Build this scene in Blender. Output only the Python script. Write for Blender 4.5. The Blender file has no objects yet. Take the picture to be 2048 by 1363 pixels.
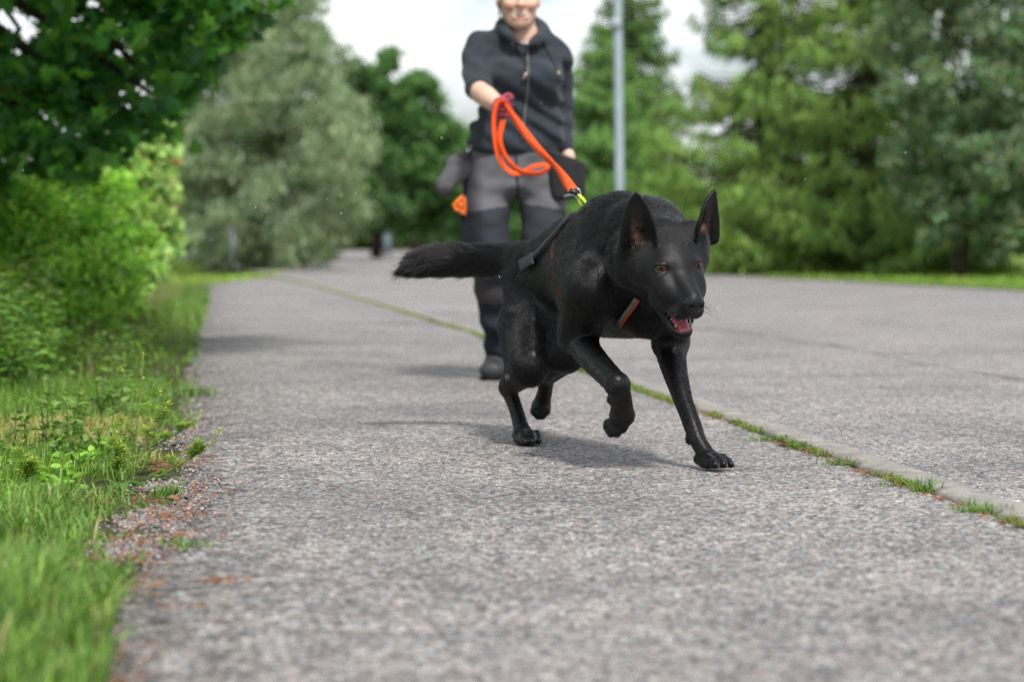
import bpy, math, random, os
import numpy as np
from mathutils import Vector, Matrix
PI = math.pi
SC = bpy.context.scene
COL = SC.collection
rng = np.random.default_rng(7)
random.seed(7)
# ------------------------------------------------------------ camera
F = 4836.0; CX = 1024.0; HY = 478.0; EYE = 0.55
cd = bpy.data.cameras.new('camera'); cam = bpy.data.objects.new('camera', cd); COL.objects.link(cam)
cam.location = (0, 0, EYE); cam.rotation_euler = (PI/2, 0, 0)
cd.sensor_width = 36; cd.lens = F/2048*36
cd.shift_y = -(681.5-HY)/2048
cd.clip_start = 0.1; cd.clip_end = 3000
cd.dof.use_dof = True; cd.dof.focus_distance = 5.72; cd.dof.aperture_fstop = 3.2; cd.dof.aperture_blades = 9
SC.camera = cam
def at(px, py, Y):
    return np.array([(px-CX)/F*Y, Y, EYE-(py-HY)/F*Y])
def gr(px, py, z=0.0):
    Y = (EYE-z)*F/(py-HY)
    return np.array([(px-CX)/F*Y, Y, z])
# ------------------------------------------------------------ sky, sun, exposure
SUN_EL = math.radians(55); SUN_AZ = math.radians(160)   # azimuth measured from +Y clockwise (towards +X)
w = bpy.data.worlds.new('World'); SC.world = w; w.use_nodes = True
nt = w.node_tree; N = nt.nodes; L = nt.links; N.clear()
out = N.new('ShaderNodeOutputWorld'); bg = N.new('ShaderNodeBackground'); L.new(bg.outputs[0], out.inputs[0])
sky = N.new('ShaderNodeTexSky'); sky.sky_type = 'NISHITA'; sky.sun_disc = False
sky.sun_elevation = SUN_EL; sky.sun_rotation = SUN_AZ
sky.air_density = 1.0; sky.dust_density = 1.5
geo = N.new('ShaderNodeTexCoord')
mp = N.new('ShaderNodeMapping'); mp.inputs['Scale'].default_value = (1, 1, 2.2); mp.inputs['Location'].default_value = (3.1, 1.7, 0.4)
L.new(geo.outputs['Generated'], mp.inputs[0])
cn = N.new('ShaderNodeTexNoise'); cn.inputs['Scale'].default_value = 5.5; cn.inputs['Detail'].default_value = 6; cn.inputs['Roughness'].default_value = .55
L.new(mp.outputs[0], cn.inputs[0])
cr = N.new('ShaderNodeValToRGB'); cr.color_ramp.elements[0].position = .41; cr.color_ramp.elements[1].position = .53
L.new(cn.outputs['Fac'], cr.inputs[0])
cn2 = N.new('ShaderNodeTexNoise'); cn2.inputs['Scale'].default_value = 9; cn2.inputs['Detail'].default_value = 5
L.new(mp.outputs[0], cn2.inputs[0])
cc = N.new('ShaderNodeValToRGB')
cc.color_ramp.elements[0].position = .3; cc.color_ramp.elements[0].color = (9.3, 9.8, 10.3, 1)
cc.color_ramp.elements[1].position = .62; cc.color_ramp.elements[1].color = (11.2, 11.4, 11.5, 1)
L.new(cn2.outputs['Fac'], cc.inputs[0])
mx = N.new('ShaderNodeMix'); mx.data_type = 'RGBA'
L.new(cr.outputs[0], mx.inputs['Factor']); L.new(sky.outputs[0], mx.inputs['A']); L.new(cc.outputs[0], mx.inputs['B'])
L.new(mx.outputs['Result'], bg.inputs[0]); bg.inputs[1].default_value = 0.078
sl = bpy.data.lights.new('sun', 'SUN'); sun = bpy.data.objects.new('sun', sl); COL.objects.link(sun)
sl.energy = 2.9; sl.angle = math.radians(7); sl.color = (1, .965, .92)
sdir = Vector((math.sin(SUN_AZ)*math.cos(SUN_EL), math.cos(SUN_AZ)*math.cos(SUN_EL), math.sin(SUN_EL)))  # towards the sun
sun.rotation_euler = sdir.to_track_quat('Z', 'Y').to_euler()
SC.view_settings.view_transform = 'Standard'; SC.view_settings.look = 'None'
SC.view_settings.exposure = 0.60; SC.view_settings.gamma = 1
SC.render.engine = 'CYCLES'
SC.cycles.use_denoising = True; SC.cycles.denoising_prefilter = 'NONE'; SC.cycles.max_bounces = 6; SC.cycles.use_adaptive_sampling = False; SC.cycles.sample_clamp_indirect = 1.5; SC.cycles.sample_clamp_direct = 6.0; SC.cycles.transparent_max_bounces = 6
SC.cycles.caustics_reflective = False; SC.cycles.caustics_refractive = False
SC.cycles_curves.subdivisions = 2; SC.cycles_curves.shape = 'RIBBONS'

# ------------------------------------------------------------ helpers
def tag(o, label=None, cat=None, group=None, kind=None):
    if label: o['label'] = label
    if cat: o['category'] = cat
    if group: o['group'] = group
    if kind: o['kind'] = kind
    return o
def empty(name, loc, label=None, cat=None, group=None):
    o = bpy.data.objects.new(name, None); COL.objects.link(o); o.location = loc
    o.empty_display_size = .1
    return tag(o, label, cat, group)
def raw_mesh(name, V, Fc, mat=None, parent=None, smooth=True, attrs=None, loc=None):
    """V (n,3) world coords; Fc (m,k) int faces, or list. Linked; child coordinates are made local to the parent."""
    me = bpy.data.meshes.new(name)
    V = np.asarray(V, dtype=np.float64)
    off = np.zeros(3)
    if parent is not None: off = np.array(parent_world(parent))
    elif loc is not None: off = np.asarray(loc, float)
    Vl = V-off
    if isinstance(Fc, np.ndarray):
        n, k = Fc.shape
        me.vertices.add(len(Vl)); me.vertices.foreach_set('co', Vl.astype(np.float32).ravel())
        me.loops.add(n*k); me.loops.foreach_set('vertex_index', Fc.astype(np.int32).ravel())
        me.polygons.add(n)
        me.polygons.foreach_set('loop_start', np.arange(0, n*k, k, dtype=np.int32))
        me.polygons.foreach_set('loop_total', np.full(n, k, dtype=np.int32))
        me.update(calc_edges=True)
    else:
        me.from_pydata([tuple(v) for v in Vl], [], [tuple(f) for f in Fc]); me.update()
    me.polygons.foreach_set('use_smooth', np.full(len(me.polygons), smooth, dtype=bool))
    if attrs:
        for an, (typ, data) in attrs.items():
            if typ == 'COL':
                a = me.color_attributes.new(an, 'FLOAT_COLOR', 'POINT'); d = np.ones((len(V), 4), np.float32); d[:, :data.shape[1]] = data
                a.data.foreach_set('color', d.ravel())
            else:
                a = me.attributes.new(an, 'FLOAT', 'POINT'); a.data.foreach_set('value', np.asarray(data, np.float32))
    o = bpy.data.objects.new(name, me); COL.objects.link(o)
    if mat: me.materials.append(mat)
    if parent is not None: o.parent = parent
    elif loc is not None: o.location = loc
    return o
def parent_world(o):
    p = Vector(o.location)
    while o.parent is not None:
        o = o.parent; p += Vector(o.location)
    return p
class MB:
    """collects simple solids for one mesh"""
    def __init__(s): s.V = []; s.F = []
    def add(s, V, Fc):
        b = len(s.V); s.V += [tuple(v) for v in V]; s.F += [tuple(b+i for i in f) for f in Fc]
    def box(s, c, h, R=None):
        R = np.eye(3) if R is None else np.asarray(R)
        V = [np.asarray(c)+R@(np.array([x, y, z])*h) for x in (-1, 1) for y in (-1, 1) for z in (-1, 1)]
        s.add(V, [(0, 1, 3, 2), (4, 6, 7, 5), (0, 4, 5, 1), (2, 3, 7, 6), (0, 2, 6, 4), (1, 5, 7, 3)])
    def tube(s, pts, rad, n=8, caps=True):
        pts = [np.asarray(p, float) for p in pts]; m = len(pts)
        rad = [rad]*m if np.isscalar(rad) else list(rad)
        prev = None; V = []
        for i in range(m):
            t = pts[min(i+1, m-1)]-pts[max(i-1, 0)]; t = t/(np.linalg.norm(t)+1e-12)
            if prev is None:
                a = np.array([0, 0, 1.0]) if abs(t[2]) < .9 else np.array([1.0, 0, 0])
                u = np.cross(t, a)
            else: u = prev-t*np.dot(prev, t)
            u /= np.linalg.norm(u)+1e-12; prev = u; v = np.cross(t, u)
            for k in range(n):
                a = 2*PI*k/n; V.append(pts[i]+rad[i]*(math.cos(a)*u+math.sin(a)*v))
        Fc = [(i*n+k, i*n+(k+1) % n, (i+1)*n+(k+1) % n, (i+1)*n+k) for i in range(m-1) for k in range(n)]
        if caps: Fc += [tuple(range(n-1, -1, -1)), tuple((m-1)*n+k for k in range(n))]
        s.add(V, Fc)
    def build(s, name, mat=None, parent=None, smooth=True, loc=None):
        return raw_mesh(name, np.array(s.V), s.F, mat, parent, smooth, loc=loc)
def sphere_mesh(c, r, nu=16, nv=10, R=None):
    R = np.eye(3) if R is None else R; r = np.array([r]*3 if np.isscalar(r) else r)
    V = []; Fc = []
    for j in range(nv+1):
        th = PI*j/nv
        for i in range(nu):
            ph = 2*PI*i/nu
            V.append(np.asarray(c)+R@(r*np.array([math.sin(th)*math.cos(ph), math.sin(th)*math.sin(ph), math.cos(th)])))
    for j in range(nv):
        for i in range(nu):
            Fc.append((j*nu+i, (j+1)*nu+i, (j+1)*nu+(i+1) % nu, j*nu+(i+1) % nu))
    return V, Fc
# materials
def mat_new(name):
    m = bpy.data.materials.new(name); m.use_nodes = True; nt = m.node_tree; nt.nodes.clear()
    o = nt.nodes.new('ShaderNodeOutputMaterial'); b = nt.nodes.new('ShaderNodeBsdfPrincipled'); nt.links.new(b.outputs[0], o.inputs[0])
    return m, nt, b
def nd(nt, typ, **kw):
    n = nt.nodes.new(typ)
    for k, v in kw.items():
        if k in n.inputs: n.inputs[k].default_value = v
        else: setattr(n, k, v)
    return n
def ramp(nt, src, stops):
    r = nt.nodes.new('ShaderNodeValToRGB'); e = r.color_ramp.elements
    while len(e) < len(stops): e.new(.5)
    for i, (p, c) in enumerate(stops):
        e[i].position = p; e[i].color = (*c, 1) if len(c) == 3 else c
    nt.links.new(src, r.inputs[0]); return r
def mat(name, col, rough=.6, spec=.5, noise=None, bump=None, metal=0, sheen=0, scale=40, coat=0):
    m, nt, b = mat_new(name)
    b.inputs['Base Color'].default_value = (*col, 1); b.inputs['Roughness'].default_value = rough
    b.inputs['Specular IOR Level'].default_value = spec; b.inputs['Metallic'].default_value = metal
    b.inputs['Sheen Weight'].default_value = sheen; b.inputs['Coat Weight'].default_value = coat
    tc = nd(nt, 'ShaderNodeTexCoord')
    if noise is not None:
        n = nd(nt, 'ShaderNodeTexNoise', Scale=scale, Detail=4.0); nt.links.new(tc.outputs['Object'], n.inputs['Vector'])
        c = np.array(col); r = ramp(nt, n.outputs['Fac'], [(.3, tuple(c*(1-noise))), (.7, tuple(np.minimum(c*(1+noise), 1)))])
        nt.links.new(r.outputs[0], b.inputs['Base Color'])
    if bump is not None:
        n = nd(nt, 'ShaderNodeTexNoise', Scale=bump[0], Detail=4.0); nt.links.new(tc.outputs['Object'], n.inputs['Vector'])
        bp = nd(nt, 'ShaderNodeBump', Strength=bump[1], Distance=bump[2]); nt.links.new(n.outputs['Fac'], bp.inputs['Height'])
        nt.links.new(bp.outputs[0], b.inputs['Normal'])
    return m
# ------------------------------------------------------------ signed-distance modelling (smoothly blended solids turned into ONE skin)
def nrm(v): v = np.asarray(v, float); return v/(np.linalg.norm(v)+1e-12)
class SDF:
    def __init__(s, h): s.h = h; s.P = []
    def raw(s, f, lo, hi, k=.02, op='+', flow=None, fur=None, w=1.0):
        s.P.append(dict(f=f, lo=np.asarray(lo, float), hi=np.asarray(hi, float), k=k, op=op, flow=flow, fur=fur, w=w)); return s
    def seg(s, a, b, ra, rb, side=None, k=.02, op='+', flow=None, fur=None, w=1.0):
        """tapered limb; ra/rb scalar or (half width along side, half height)"""
        a = np.asarray(a, float); b = np.asarray(b, float)
        ab = b-a; L = np.linalg.norm(ab)+1e-9; t_ = ab/L
        fl = t_ if flow is None else nrm(flow)
        if np.isscalar(ra) and np.isscalar(rb):
            def f(X, a=a, t_=t_, L=L, ra=ra, rb=rb):
                q = X-a; t = np.clip(q@t_/L, 0, 1)
                return np.sqrt(((q-t[..., None]*(t_*L))**2).sum(-1))-(ra+(rb-ra)*t)
            R = max(ra, rb)
        else:
            ra = (ra, ra) if np.isscalar(ra) else ra; rb = (rb, rb) if np.isscalar(rb) else rb
            sd = np.asarray(side, float); sd = nrm(sd-t_*(sd@t_)); up = np.cross(t_, sd)
            def f(X, a=a, t_=t_, L=L, ra=ra, rb=rb, sd=sd, up=up):
                q = X-a; tu = q@t_/L; t = np.clip(tu, 0, 1)
                ww = ra[0]+(rb[0]-ra[0])*t; hh = ra[1]+(rb[1]-ra[1])*t
                m = np.minimum(ww, hh); e = (tu-t)*L
                k0 = np.sqrt((q@sd/ww)**2+(q@up/hh)**2+(e/m)**2)
                k1 = np.sqrt((q@sd/ww**2)**2+(q@up/hh**2)**2+(e/m**2)**2)
                return k0*(k0-1)/(k1+1e-6)
            R = max(max(ra), max(rb))
        return s.raw(f, np.minimum(a, b)-R, np.maximum(a, b)+R, k, op, fl, fur, w)
    def chain(s, pts, rads, **kw):
        """one smooth limb through the joints: spline-resampled, no swelling where pieces meet"""
        p = np.array(pts, float); r = np.array(rads, float); n = 4
        if len(p) > 2:
            q = np.column_stack([p, r]); q = np.vstack([2*q[0]-q[1], q, 2*q[-1]-q[-2]]); o = []
            for i in range(1, len(q)-2):
                for t in np.linspace(0, 1, n, endpoint=False):
                    a, b, c, d = q[i-1:i+3]; o.append(.5*((2*b)+(-a+c)*t+(2*a-5*b+4*c-d)*t*t+(-a+3*b-3*c+d)*t**3))
            o.append(q[-2]); o = np.array(o); p = o[:, :3]; r = np.maximum(o[:, 3], 1e-4)
        T = SDF(s.h)
        for i in range(len(p)-1): T.seg(p[i], p[i+1], float(r[i]), float(r[i+1]), **kw)
        fs = [q['f'] for q in T.P]
        def f(X, fs=fs):
            d = fs[0](X)
            for g in fs[1:]: d = np.minimum(d, g(X))
            return d
        s.raw(f, np.min([q['lo'] for q in T.P], 0), np.max([q['hi'] for q in T.P], 0), kw.get('k', .02), kw.get('op', '+'))
        if kw.get('op', '+') == '+':
            for q in T.P: q['op'] = 'f'; s.P.append(q)
        return s
    def ell(s, c, r, R=None, k=.02, op='+', flow=None, fur=None, w=1.0):
        """ellipsoid; columns of R are its axes"""
        c = np.asarray(c, float); r = np.array([r]*3 if np.isscalar(r) else r, float); R = np.eye(3) if R is None else np.asarray(R)
        def f(X, c=c, r=r, R=R):
            q = (X-c)@R; k0 = np.sqrt(((q/r)**2).sum(-1)); k1 = np.sqrt(((q/r**2)**2).sum(-1))
            return k0*(k0-1)/(k1+1e-6)
        m = np.sqrt(((R*r)**2).sum(1))
        return s.raw(f, c-m, c+m, k, op, None if flow is None else nrm(flow), fur, w)
    def mesh(s):
        h = s.h
        lo = np.min([p['lo'] for p in s.P if p['op'] == '+'], 0)-.03; hi = np.max([p['hi'] for p in s.P if p['op'] == '+'], 0)+.03
        n = np.ceil((hi-lo)/h).astype(int)+1
        D = np.full(n, 1.0, np.float32)
        ax = [lo[i]+h*np.arange(n[i]) for i in range(3)]
        for p in s.P:
            if p['op'] == 'f': continue
            m = p['k']+2.5*h
            i0 = np.clip(np.floor((p['lo']-m-lo)/h).astype(int), 0, n); i1 = np.clip(np.ceil((p['hi']+m-lo)/h).astype(int)+1, 0, n)
            if (i1 <= i0).any(): continue
            sl = tuple(slice(i0[i], i1[i]) for i in range(3))
            X = np.stack(np.meshgrid(*[ax[i][sl[i]] for i in range(3)], indexing='ij'), -1)
            d = p['f'](X).astype(np.float32); a = D[sl]; k = p['k']
            if p['op'] == '+':
                g = np.clip(.5+.5*(a-d)/k, 0, 1); D[sl] = a+(d-a)*g-k*g*(1-g)
            elif p['op'] == '-':
                g = np.clip(.5-.5*(a+d)/k, 0, 1); D[sl] = a+(-d-a)*g+k*g*(1-g)
            elif p['op'] == 'd': D[sl] = a+d
        ins = D < 0
        c = np.zeros(np.array(n)-1, np.uint8)
        for i in (0, 1):
            for j in (0, 1):
                for k in (0, 1):
                    c += ins[i:n[0]-1+i, j:n[1]-1+j, k:n[2]-1+k]
        act = np.argwhere((c > 0) & (c < 8)); del c
        idx = np.full(np.array(n)-1, -1, np.int32); idx[act[:, 0], act[:, 1], act[:, 2]] = np.arange(len(act))
        cor = [(i, j, k) for i in (0, 1) for j in (0, 1) for k in (0, 1)]
        val = np.stack([D[act[:, 0]+i, act[:, 1]+j, act[:, 2]+k] for (i, j, k) in cor], 1)
        acc = np.zeros((len(act), 3)); cnt = np.zeros(len(act))
        for x in range(8):
            for y in range(x+1, 8):
                dx = np.array(cor[y])-np.array(cor[x])
                if np.abs(dx).sum() != 1: continue
                va, vb = val[:, x], val[:, y]; m = (va < 0) != (vb < 0)
                t = np.where(m, va/(np.where(m, va-vb, 1)), 0)
                acc += np.where(m[:, None], np.array(cor[x])+t[:, None]*dx, 0); cnt += m
        V = lo+h*(act+acc/cnt[:, None])
        Q = []
        for a in range(3):
            b, c2 = (a+1) % 3, (a+2) % 3
            s0 = [slice(1, None)]*3; s1 = [slice(1, None)]*3
            s0[a] = slice(0, -1); s1[a] = slice(1, None)
            A = ins[tuple(s0)]; B = ins[tuple(s1)]
            e = np.argwhere(A != B)
            if len(e) == 0: continue
            flip = A[e[:, 0], e[:, 1], e[:, 2]]
            p = e.copy(); p[:, b] += 1; p[:, c2] += 1
            ok = (p[:, b] < n[b]-1) & (p[:, c2] < n[c2]-1) & (p[:, a] < n[a]-1); p = p[ok]; flip = flip[ok]
            def cell(db, dc):
                q = p.copy(); q[:, b] += db; q[:, c2] += dc; return idx[q[:, 0], q[:, 1], q[:, 2]]
            q = np.stack([cell(-1, -1), cell(0, -1), cell(0, 0), cell(-1, 0)], 1)
            q = np.where(flip[:, None], q, q[:, ::-1]); Q.append(q)
        Q = np.concatenate(Q); Q = Q[(Q >= 0).all(1)]
        return V, Q
    def field(s, V, soft=.012):
        """weighted fur direction and fur (length, lift) at points V"""
        W = np.zeros(len(V)); fl = np.zeros((len(V), 3)); fu = None
        for p in s.P:
            if p['op'] not in '+f' or p['fur'] is None: continue
            m = ((V > p['lo']-.06) & (V < p['hi']+.06)).all(1)
            if not m.any(): continue
            d = np.maximum(p['f'](V[m]), 0)
            w = np.exp(-d/soft)*p['w']+1e-9
            if fu is None: fu = np.zeros((len(V), len(p['fur'])))
            W[m] += w; fl[m] += w[:, None]*p['flow']; fu[m] += w[:, None]*np.array(p['fur'])
        W = np.maximum(W, 1e-9)
        return fl/W[:, None], fu/W[:, None]
def vnormals(V, Q):
    n = np.cross(V[Q[:, 2]]-V[Q[:, 0]], V[Q[:, 3]]-V[Q[:, 1]])
    N_ = np.zeros_like(V)
    for k in range(4):
        for c in range(3): N_[:, c] += np.bincount(Q[:, k], weights=n[:, c], minlength=len(V))
    return N_/(np.linalg.norm(N_, axis=1, keepdims=True)+1e-12)
def relax(V, Q, it=2, lam=.5, keep=None):
    """light smoothing of the extracted skin"""
    E_ = np.concatenate([Q[:, [0, 1]], Q[:, [1, 2]], Q[:, [2, 3]], Q[:, [3, 0]]])
    cnt = np.bincount(E_.ravel(), minlength=len(V))[:, None]
    for _ in range(it):
        for lm in (lam, -lam*1.04):
            A = np.zeros_like(V)
            for c in range(3):
                A[:, c] = np.bincount(E_[:, 0], weights=V[E_[:, 1], c], minlength=len(V))+np.bincount(E_[:, 1], weights=V[E_[:, 0], c], minlength=len(V))
            V = V+lm*(A/np.maximum(cnt, 1)-V)
    return V
def vnoise(P, scale, seed=0, octaves=3):
    """cheap smooth pseudo-noise: sums of sines, about -1..1"""
    r = np.random.default_rng(seed); o = np.zeros(P.shape[:-1]); a = 1.0; tot = 0
    for k in range(octaves):
        for _ in range(4):
            d = r.normal(size=3); d /= np.linalg.norm(d)
            o = o+a*np.sin((P@d)*scale*(2**k)*r.uniform(.8, 1.3)+r.uniform(0, 6.28))
        tot += a*2; a *= .55
    return o/tot
def smooth01(x): x = np.clip(x, 0, 1); return x*x*(3-2*x)
# ============================================================ ground, path, road
def asphalt(name, tint=(1, 1, 1), sc=150.0, edge=False):
    m, nt, b = mat_new(name); Lk = nt.links.new
    tc = nd(nt, 'ShaderNodeTexCoord')
    v = nd(nt, 'ShaderNodeTexVoronoi', Scale=sc); Lk(tc.outputs['Object'], v.inputs['Vector'])
    v2 = nd(nt, 'ShaderNodeTexVoronoi', Scale=sc*.47); Lk(tc.outputs['Object'], v2.inputs['Vector'])
    sep = nd(nt, 'ShaderNodeSeparateColor'); Lk(v.outputs['Color'], sep.inputs[0])
    sep2 = nd(nt, 'ShaderNodeSeparateColor'); Lk(v2.outputs['Color'], sep2.inputs[0])
    T = lambda c: tuple(np.minimum(np.array(c)*tint*1.20, .9))
    stones = [(0, T((.022, .024, .028))), (.24, T((.065, .070, .082))), (.38, T((.15, .155, .17))), (.47, T((.33, .20, .155))), (.56, T((.20, .205, .215))), (.70, T((.31, .31, .315))), (.80, T((.47, .35, .29))), (.86, T((.37, .37, .37))), (1, T((.62, .61, .60)))]
    r1 = ramp(nt, sep.outputs[0], stones); r2 = ramp(nt, sep2.outputs[1], stones)
    mx = nd(nt, 'ShaderNodeMix', data_type='RGBA'); mx.inputs['Factor'].default_value = .30
    Lk(r1.outputs[0], mx.inputs['A']); Lk(r2.outputs[0], mx.inputs['B'])
    # binder between the stones
    rb = ramp(nt, v.outputs['Distance'], [(.35, (1, 1, 1)), (.75, (.35, .34, .34))])
    m1 = nd(nt, 'ShaderNodeMix', data_type='RGBA', blend_type='MULTIPLY'); m1.inputs['Factor'].default_value = .9
    Lk(mx.outputs['Result'], m1.inputs['A']); Lk(rb.outputs[0], m1.inputs['B'])
    # worn and stained patches
    n1 = nd(nt, 'ShaderNodeTexNoise', Scale=1.1, Detail=5.0, Roughness=.6); Lk(tc.outputs['Object'], n1.inputs['Vector'])
    n2 = nd(nt, 'ShaderNodeTexNoise', Scale=7.0, Detail=5.0, Roughness=.65); Lk(tc.outputs['Object'], n2.inputs['Vector'])
    n3 = nd(nt, 'ShaderNodeTexNoise', Scale=30.0, Detail=3.0, Roughness=.6); Lk(tc.outputs['Object'], n3.inputs['Vector'])
    q1 = ramp(nt, n1.outputs['Fac'], [(.32, (.70, .70, .72)), (.50, (.97, .97, .97)), (.66, (1.10, 1.09, 1.08))])
    q2 = ramp(nt, n2.outputs['Fac'], [(.30, (.76, .76, .77)), (.50, (1.0, 1.0, 1.0)), (.72, (1.12, 1.11, 1.10))])
    q3 = ramp(nt, n3.outputs['Fac'], [(.30, (.72, .72, .73)), (.46, (1.0, 1.0, 1.0)), (.70, (1.12, 1.12, 1.12))])
    cur = m1.outputs['Result']
    for q in (q1, q2, q3):
        mm = nd(nt, 'ShaderNodeMix', data_type='RGBA', blend_type='MULTIPLY'); mm.inputs['Factor'].default_value = 1
        Lk(cur, mm.inputs['A']); Lk(q.outputs[0], mm.inputs['B']); cur = mm.outputs['Result']
    if edge:    # the outer half metre has lost its fines: dark open pits and crumbs
        sx = nd(nt, 'ShaderNodeSeparateXYZ'); Lk(tc.outputs['Object'], sx.inputs[0])
        a_ = nd(nt, 'ShaderNodeMath', operation='MULTIPLY_ADD'); Lk(sx.outputs['Y'], a_.inputs[0]); a_.inputs[1].default_value = .122; Lk(sx.outputs['X'], a_.inputs[2])
        mr = nd(nt, 'ShaderNodeMapRange'); Lk(a_.outputs[0], mr.inputs['Value']); mr.inputs['From Min'].default_value = -.15; mr.inputs['From Max'].default_value = .55; mr.inputs['To Min'].default_value = .20; mr.inputs['To Max'].default_value = -.06
        n4 = nd(nt, 'ShaderNodeTexNoise', Scale=17.0, Detail=6.0, Roughness=.72); Lk(tc.outputs['Object'], n4.inputs['Vector'])
        ad = nd(nt, 'ShaderNodeMath', operation='ADD'); Lk(n4.outputs['Fac'], ad.inputs[0]); Lk(mr.outputs[0], ad.inputs[1])
        q4 = ramp(nt, ad.outputs[0], [(.60, (1, 1, 1)), (.70, (.62, .60, .58)), (.78, (.30, .28, .26))])
        mm = nd(nt, 'ShaderNodeMix', data_type='RGBA', blend_type='MULTIPLY'); mm.inputs['Factor'].default_value = 1
        Lk(cur, mm.inputs['A']); Lk(q4.outputs[0], mm.inputs['B']); cur = mm.outputs['Result']
    Lk(cur, b.inputs['Base Color'])
    rr = ramp(nt, n2.outputs['Fac'], [(.35, (.62,)*3), (.6, (.8,)*3)]); Lk(rr.outputs[0], b.inputs['Roughness'])
    b.inputs['Specular IOR Level'].default_value = .4
    bp = nd(nt, 'ShaderNodeBump', Strength=.55, Distance=.0022); bp.invert = True; Lk(v.outputs['Distance'], bp.inputs['Height'])
    bp2 = nd(nt, 'ShaderNodeBump', Strength=.5, Distance=.006); Lk(n3.outputs['Fac'], bp2.inputs['Height']); Lk(bp.outputs[0], bp2.inputs['Normal'])
    Lk(bp2.outputs[0], b.inputs['Normal'])
    return m
M_PATH = asphalt('aggregate_asphalt', (.975, 1.0, .975), 148, True)
M_ROAD = asphalt('road_asphalt', (1.06, 1.085, 1.07), 148)
# the grassy joint between path and road
JT = np.array([(1.62, .6), (1.19, 3.0), (.985, 4.65), (.605, 7.78), (.21, 10.8), (-.183, 13.85), (-1.15, 20.6), (-2.41, 28.9), (-4.6, 42.), (-9., 66.)])
LE = np.array([(-.30, .6), (-.44, 2.2), (-.487, 3.0), (-.585, 3.68), (-.62, 4.28), (-.70, 5.1), (-.83, 6.3), (-1.10, 8.26), (-1.35, 10.15), (-1.95, 15.), (-2.65, 21.), (-3.62, 28.9)])
jx = lambda Y: np.interp(Y, JT[:, 1], JT[:, 0])
def lex(Y): return np.interp(Y, LE[:, 1], LE[:, 0])
def strip(name, Ys, xa, xb, z, matl, nx=2, kind='structure', loc=None, zf=None):
    V = []; n = len(Ys)
    for i, Y in enumerate(Ys):
        a, b_ = xa(Y), xb(Y)
        for k in range(nx+1): V.append((a+(b_-a)*k/nx, Y, z))
    V = np.array(V)
    if zf is not None: V[:, 2] += zf(V)
    Fc = np.array([(i*(nx+1)+k, i*(nx+1)+k+1, (i+1)*(nx+1)+k+1, (i+1)*(nx+1)+k) for i in range(n-1) for k in range(nx)])
    o = raw_mesh(name, V, Fc, matl); 
    if kind: o['kind'] = kind
    return o
def edge_noise(Y, amp=.03, seed=1):
    Y = np.asarray(Y, float); P = np.stack([Y, Y*0, Y*0], -1); return amp*vnoise(P, 9, seed, 4)
YS = np.concatenate([np.arange(.6, 12, .025), np.arange(12, 66, .3)])
# path: left edge opens to the side track beyond Y = 29
def path_left(Y):
    if Y < 28.9: return lex(Y)+float(edge_noise(Y, .022, 4))*(1 if Y < 20 else .4)
    return float(np.interp(Y, [28.9, 29.6, 31, 36.9, 41, 48, 56.6, 66], [-3.62, -3.9, -3.75, -3.46, -3.75, -4.6, -5.4, -6.6]))
path = strip('path', YS, path_left, lambda Y: float(jx(Y))-.020+float(edge_noise(Y, .007, 9)), 0.0, M_PATH, nx=6,
             zf=lambda V: .004*vnoise(V, 3.0, 3, 2)-.010*np.clip(1-np.abs(V[:, 0]-np.array([path_left(y) for y in V[:, 1]]))/.12, 0, 1))
# road with the far junction
def road_right(Y):
    return float(np.interp(Y, [.6, 15, 25.6, 38, 50, 66], [9, 7.2, 5.45, 3.1, 1.8, 1.2]))
road = strip('road', YS, lambda Y: float(jx(Y))+.110, road_right, 0.0, M_ROAD, nx=8)
# far junction: pale asphalt running to the left behind the trees
fj = raw_mesh('side_road', np.array([(-14, 66, .0), (1.2, 66, 0), (1.6, 112, 0), (-17, 112, 0)]), np.array([(0, 1, 2, 3)]), M_ROAD); fj['kind'] = 'structure'
# flush concrete kerb, a few millimetres proud of the asphalt, with a worn face
def concrete():
    m, nt, b = mat_new('worn_concrete'); tc = nd(nt, 'ShaderNodeTexCoord'); Lk = nt.links.new
    n = nd(nt, 'ShaderNodeTexNoise', Scale=14.0, Detail=6.0, Roughness=.7); Lk(tc.outputs['Object'], n.inputs['Vector'])
    n2 = nd(nt, 'ShaderNodeTexNoise', Scale=260.0, Detail=3.0, Roughness=.7); Lk(tc.outputs['Object'], n2.inputs['Vector'])
    r = ramp(nt, n.outputs['Fac'], [(.3, (.16, .148, .13)), (.5, (.26, .245, .22)), (.7, (.37, .35, .32))])
    r2 = ramp(nt, n2.outputs['Fac'], [(.3, (.55, .55, .55)), (.5, (1, 1, 1)), (.75, (1.15, 1.13, 1.1))])
    mm = nd(nt, 'ShaderNodeMix', data_type='RGBA', blend_type='MULTIPLY'); mm.inputs['Factor'].default_value = 1
    Lk(r.outputs[0], mm.inputs['A']); Lk(r2.outputs[0], mm.inputs['B']); Lk(mm.outputs['Result'], b.inputs['Base Color'])
    b.inputs['Roughness'].default_value = .85
    bp = nd(nt, 'ShaderNodeBump', Strength=.8, Distance=.003); Lk(n2.outputs['Fac'], bp.inputs['Height']); Lk(bp.outputs[0], b.inputs['Normal'])
    return m
KY = np.concatenate([np.arange(.6, 14, .03), np.arange(14, 50, .4)])
V = []; 
prof = [(.0, -.06), (.003, .003), (.014, .009), (.045, .010), (.075, .009), (.104, .006), (.112, -.03)]
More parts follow.
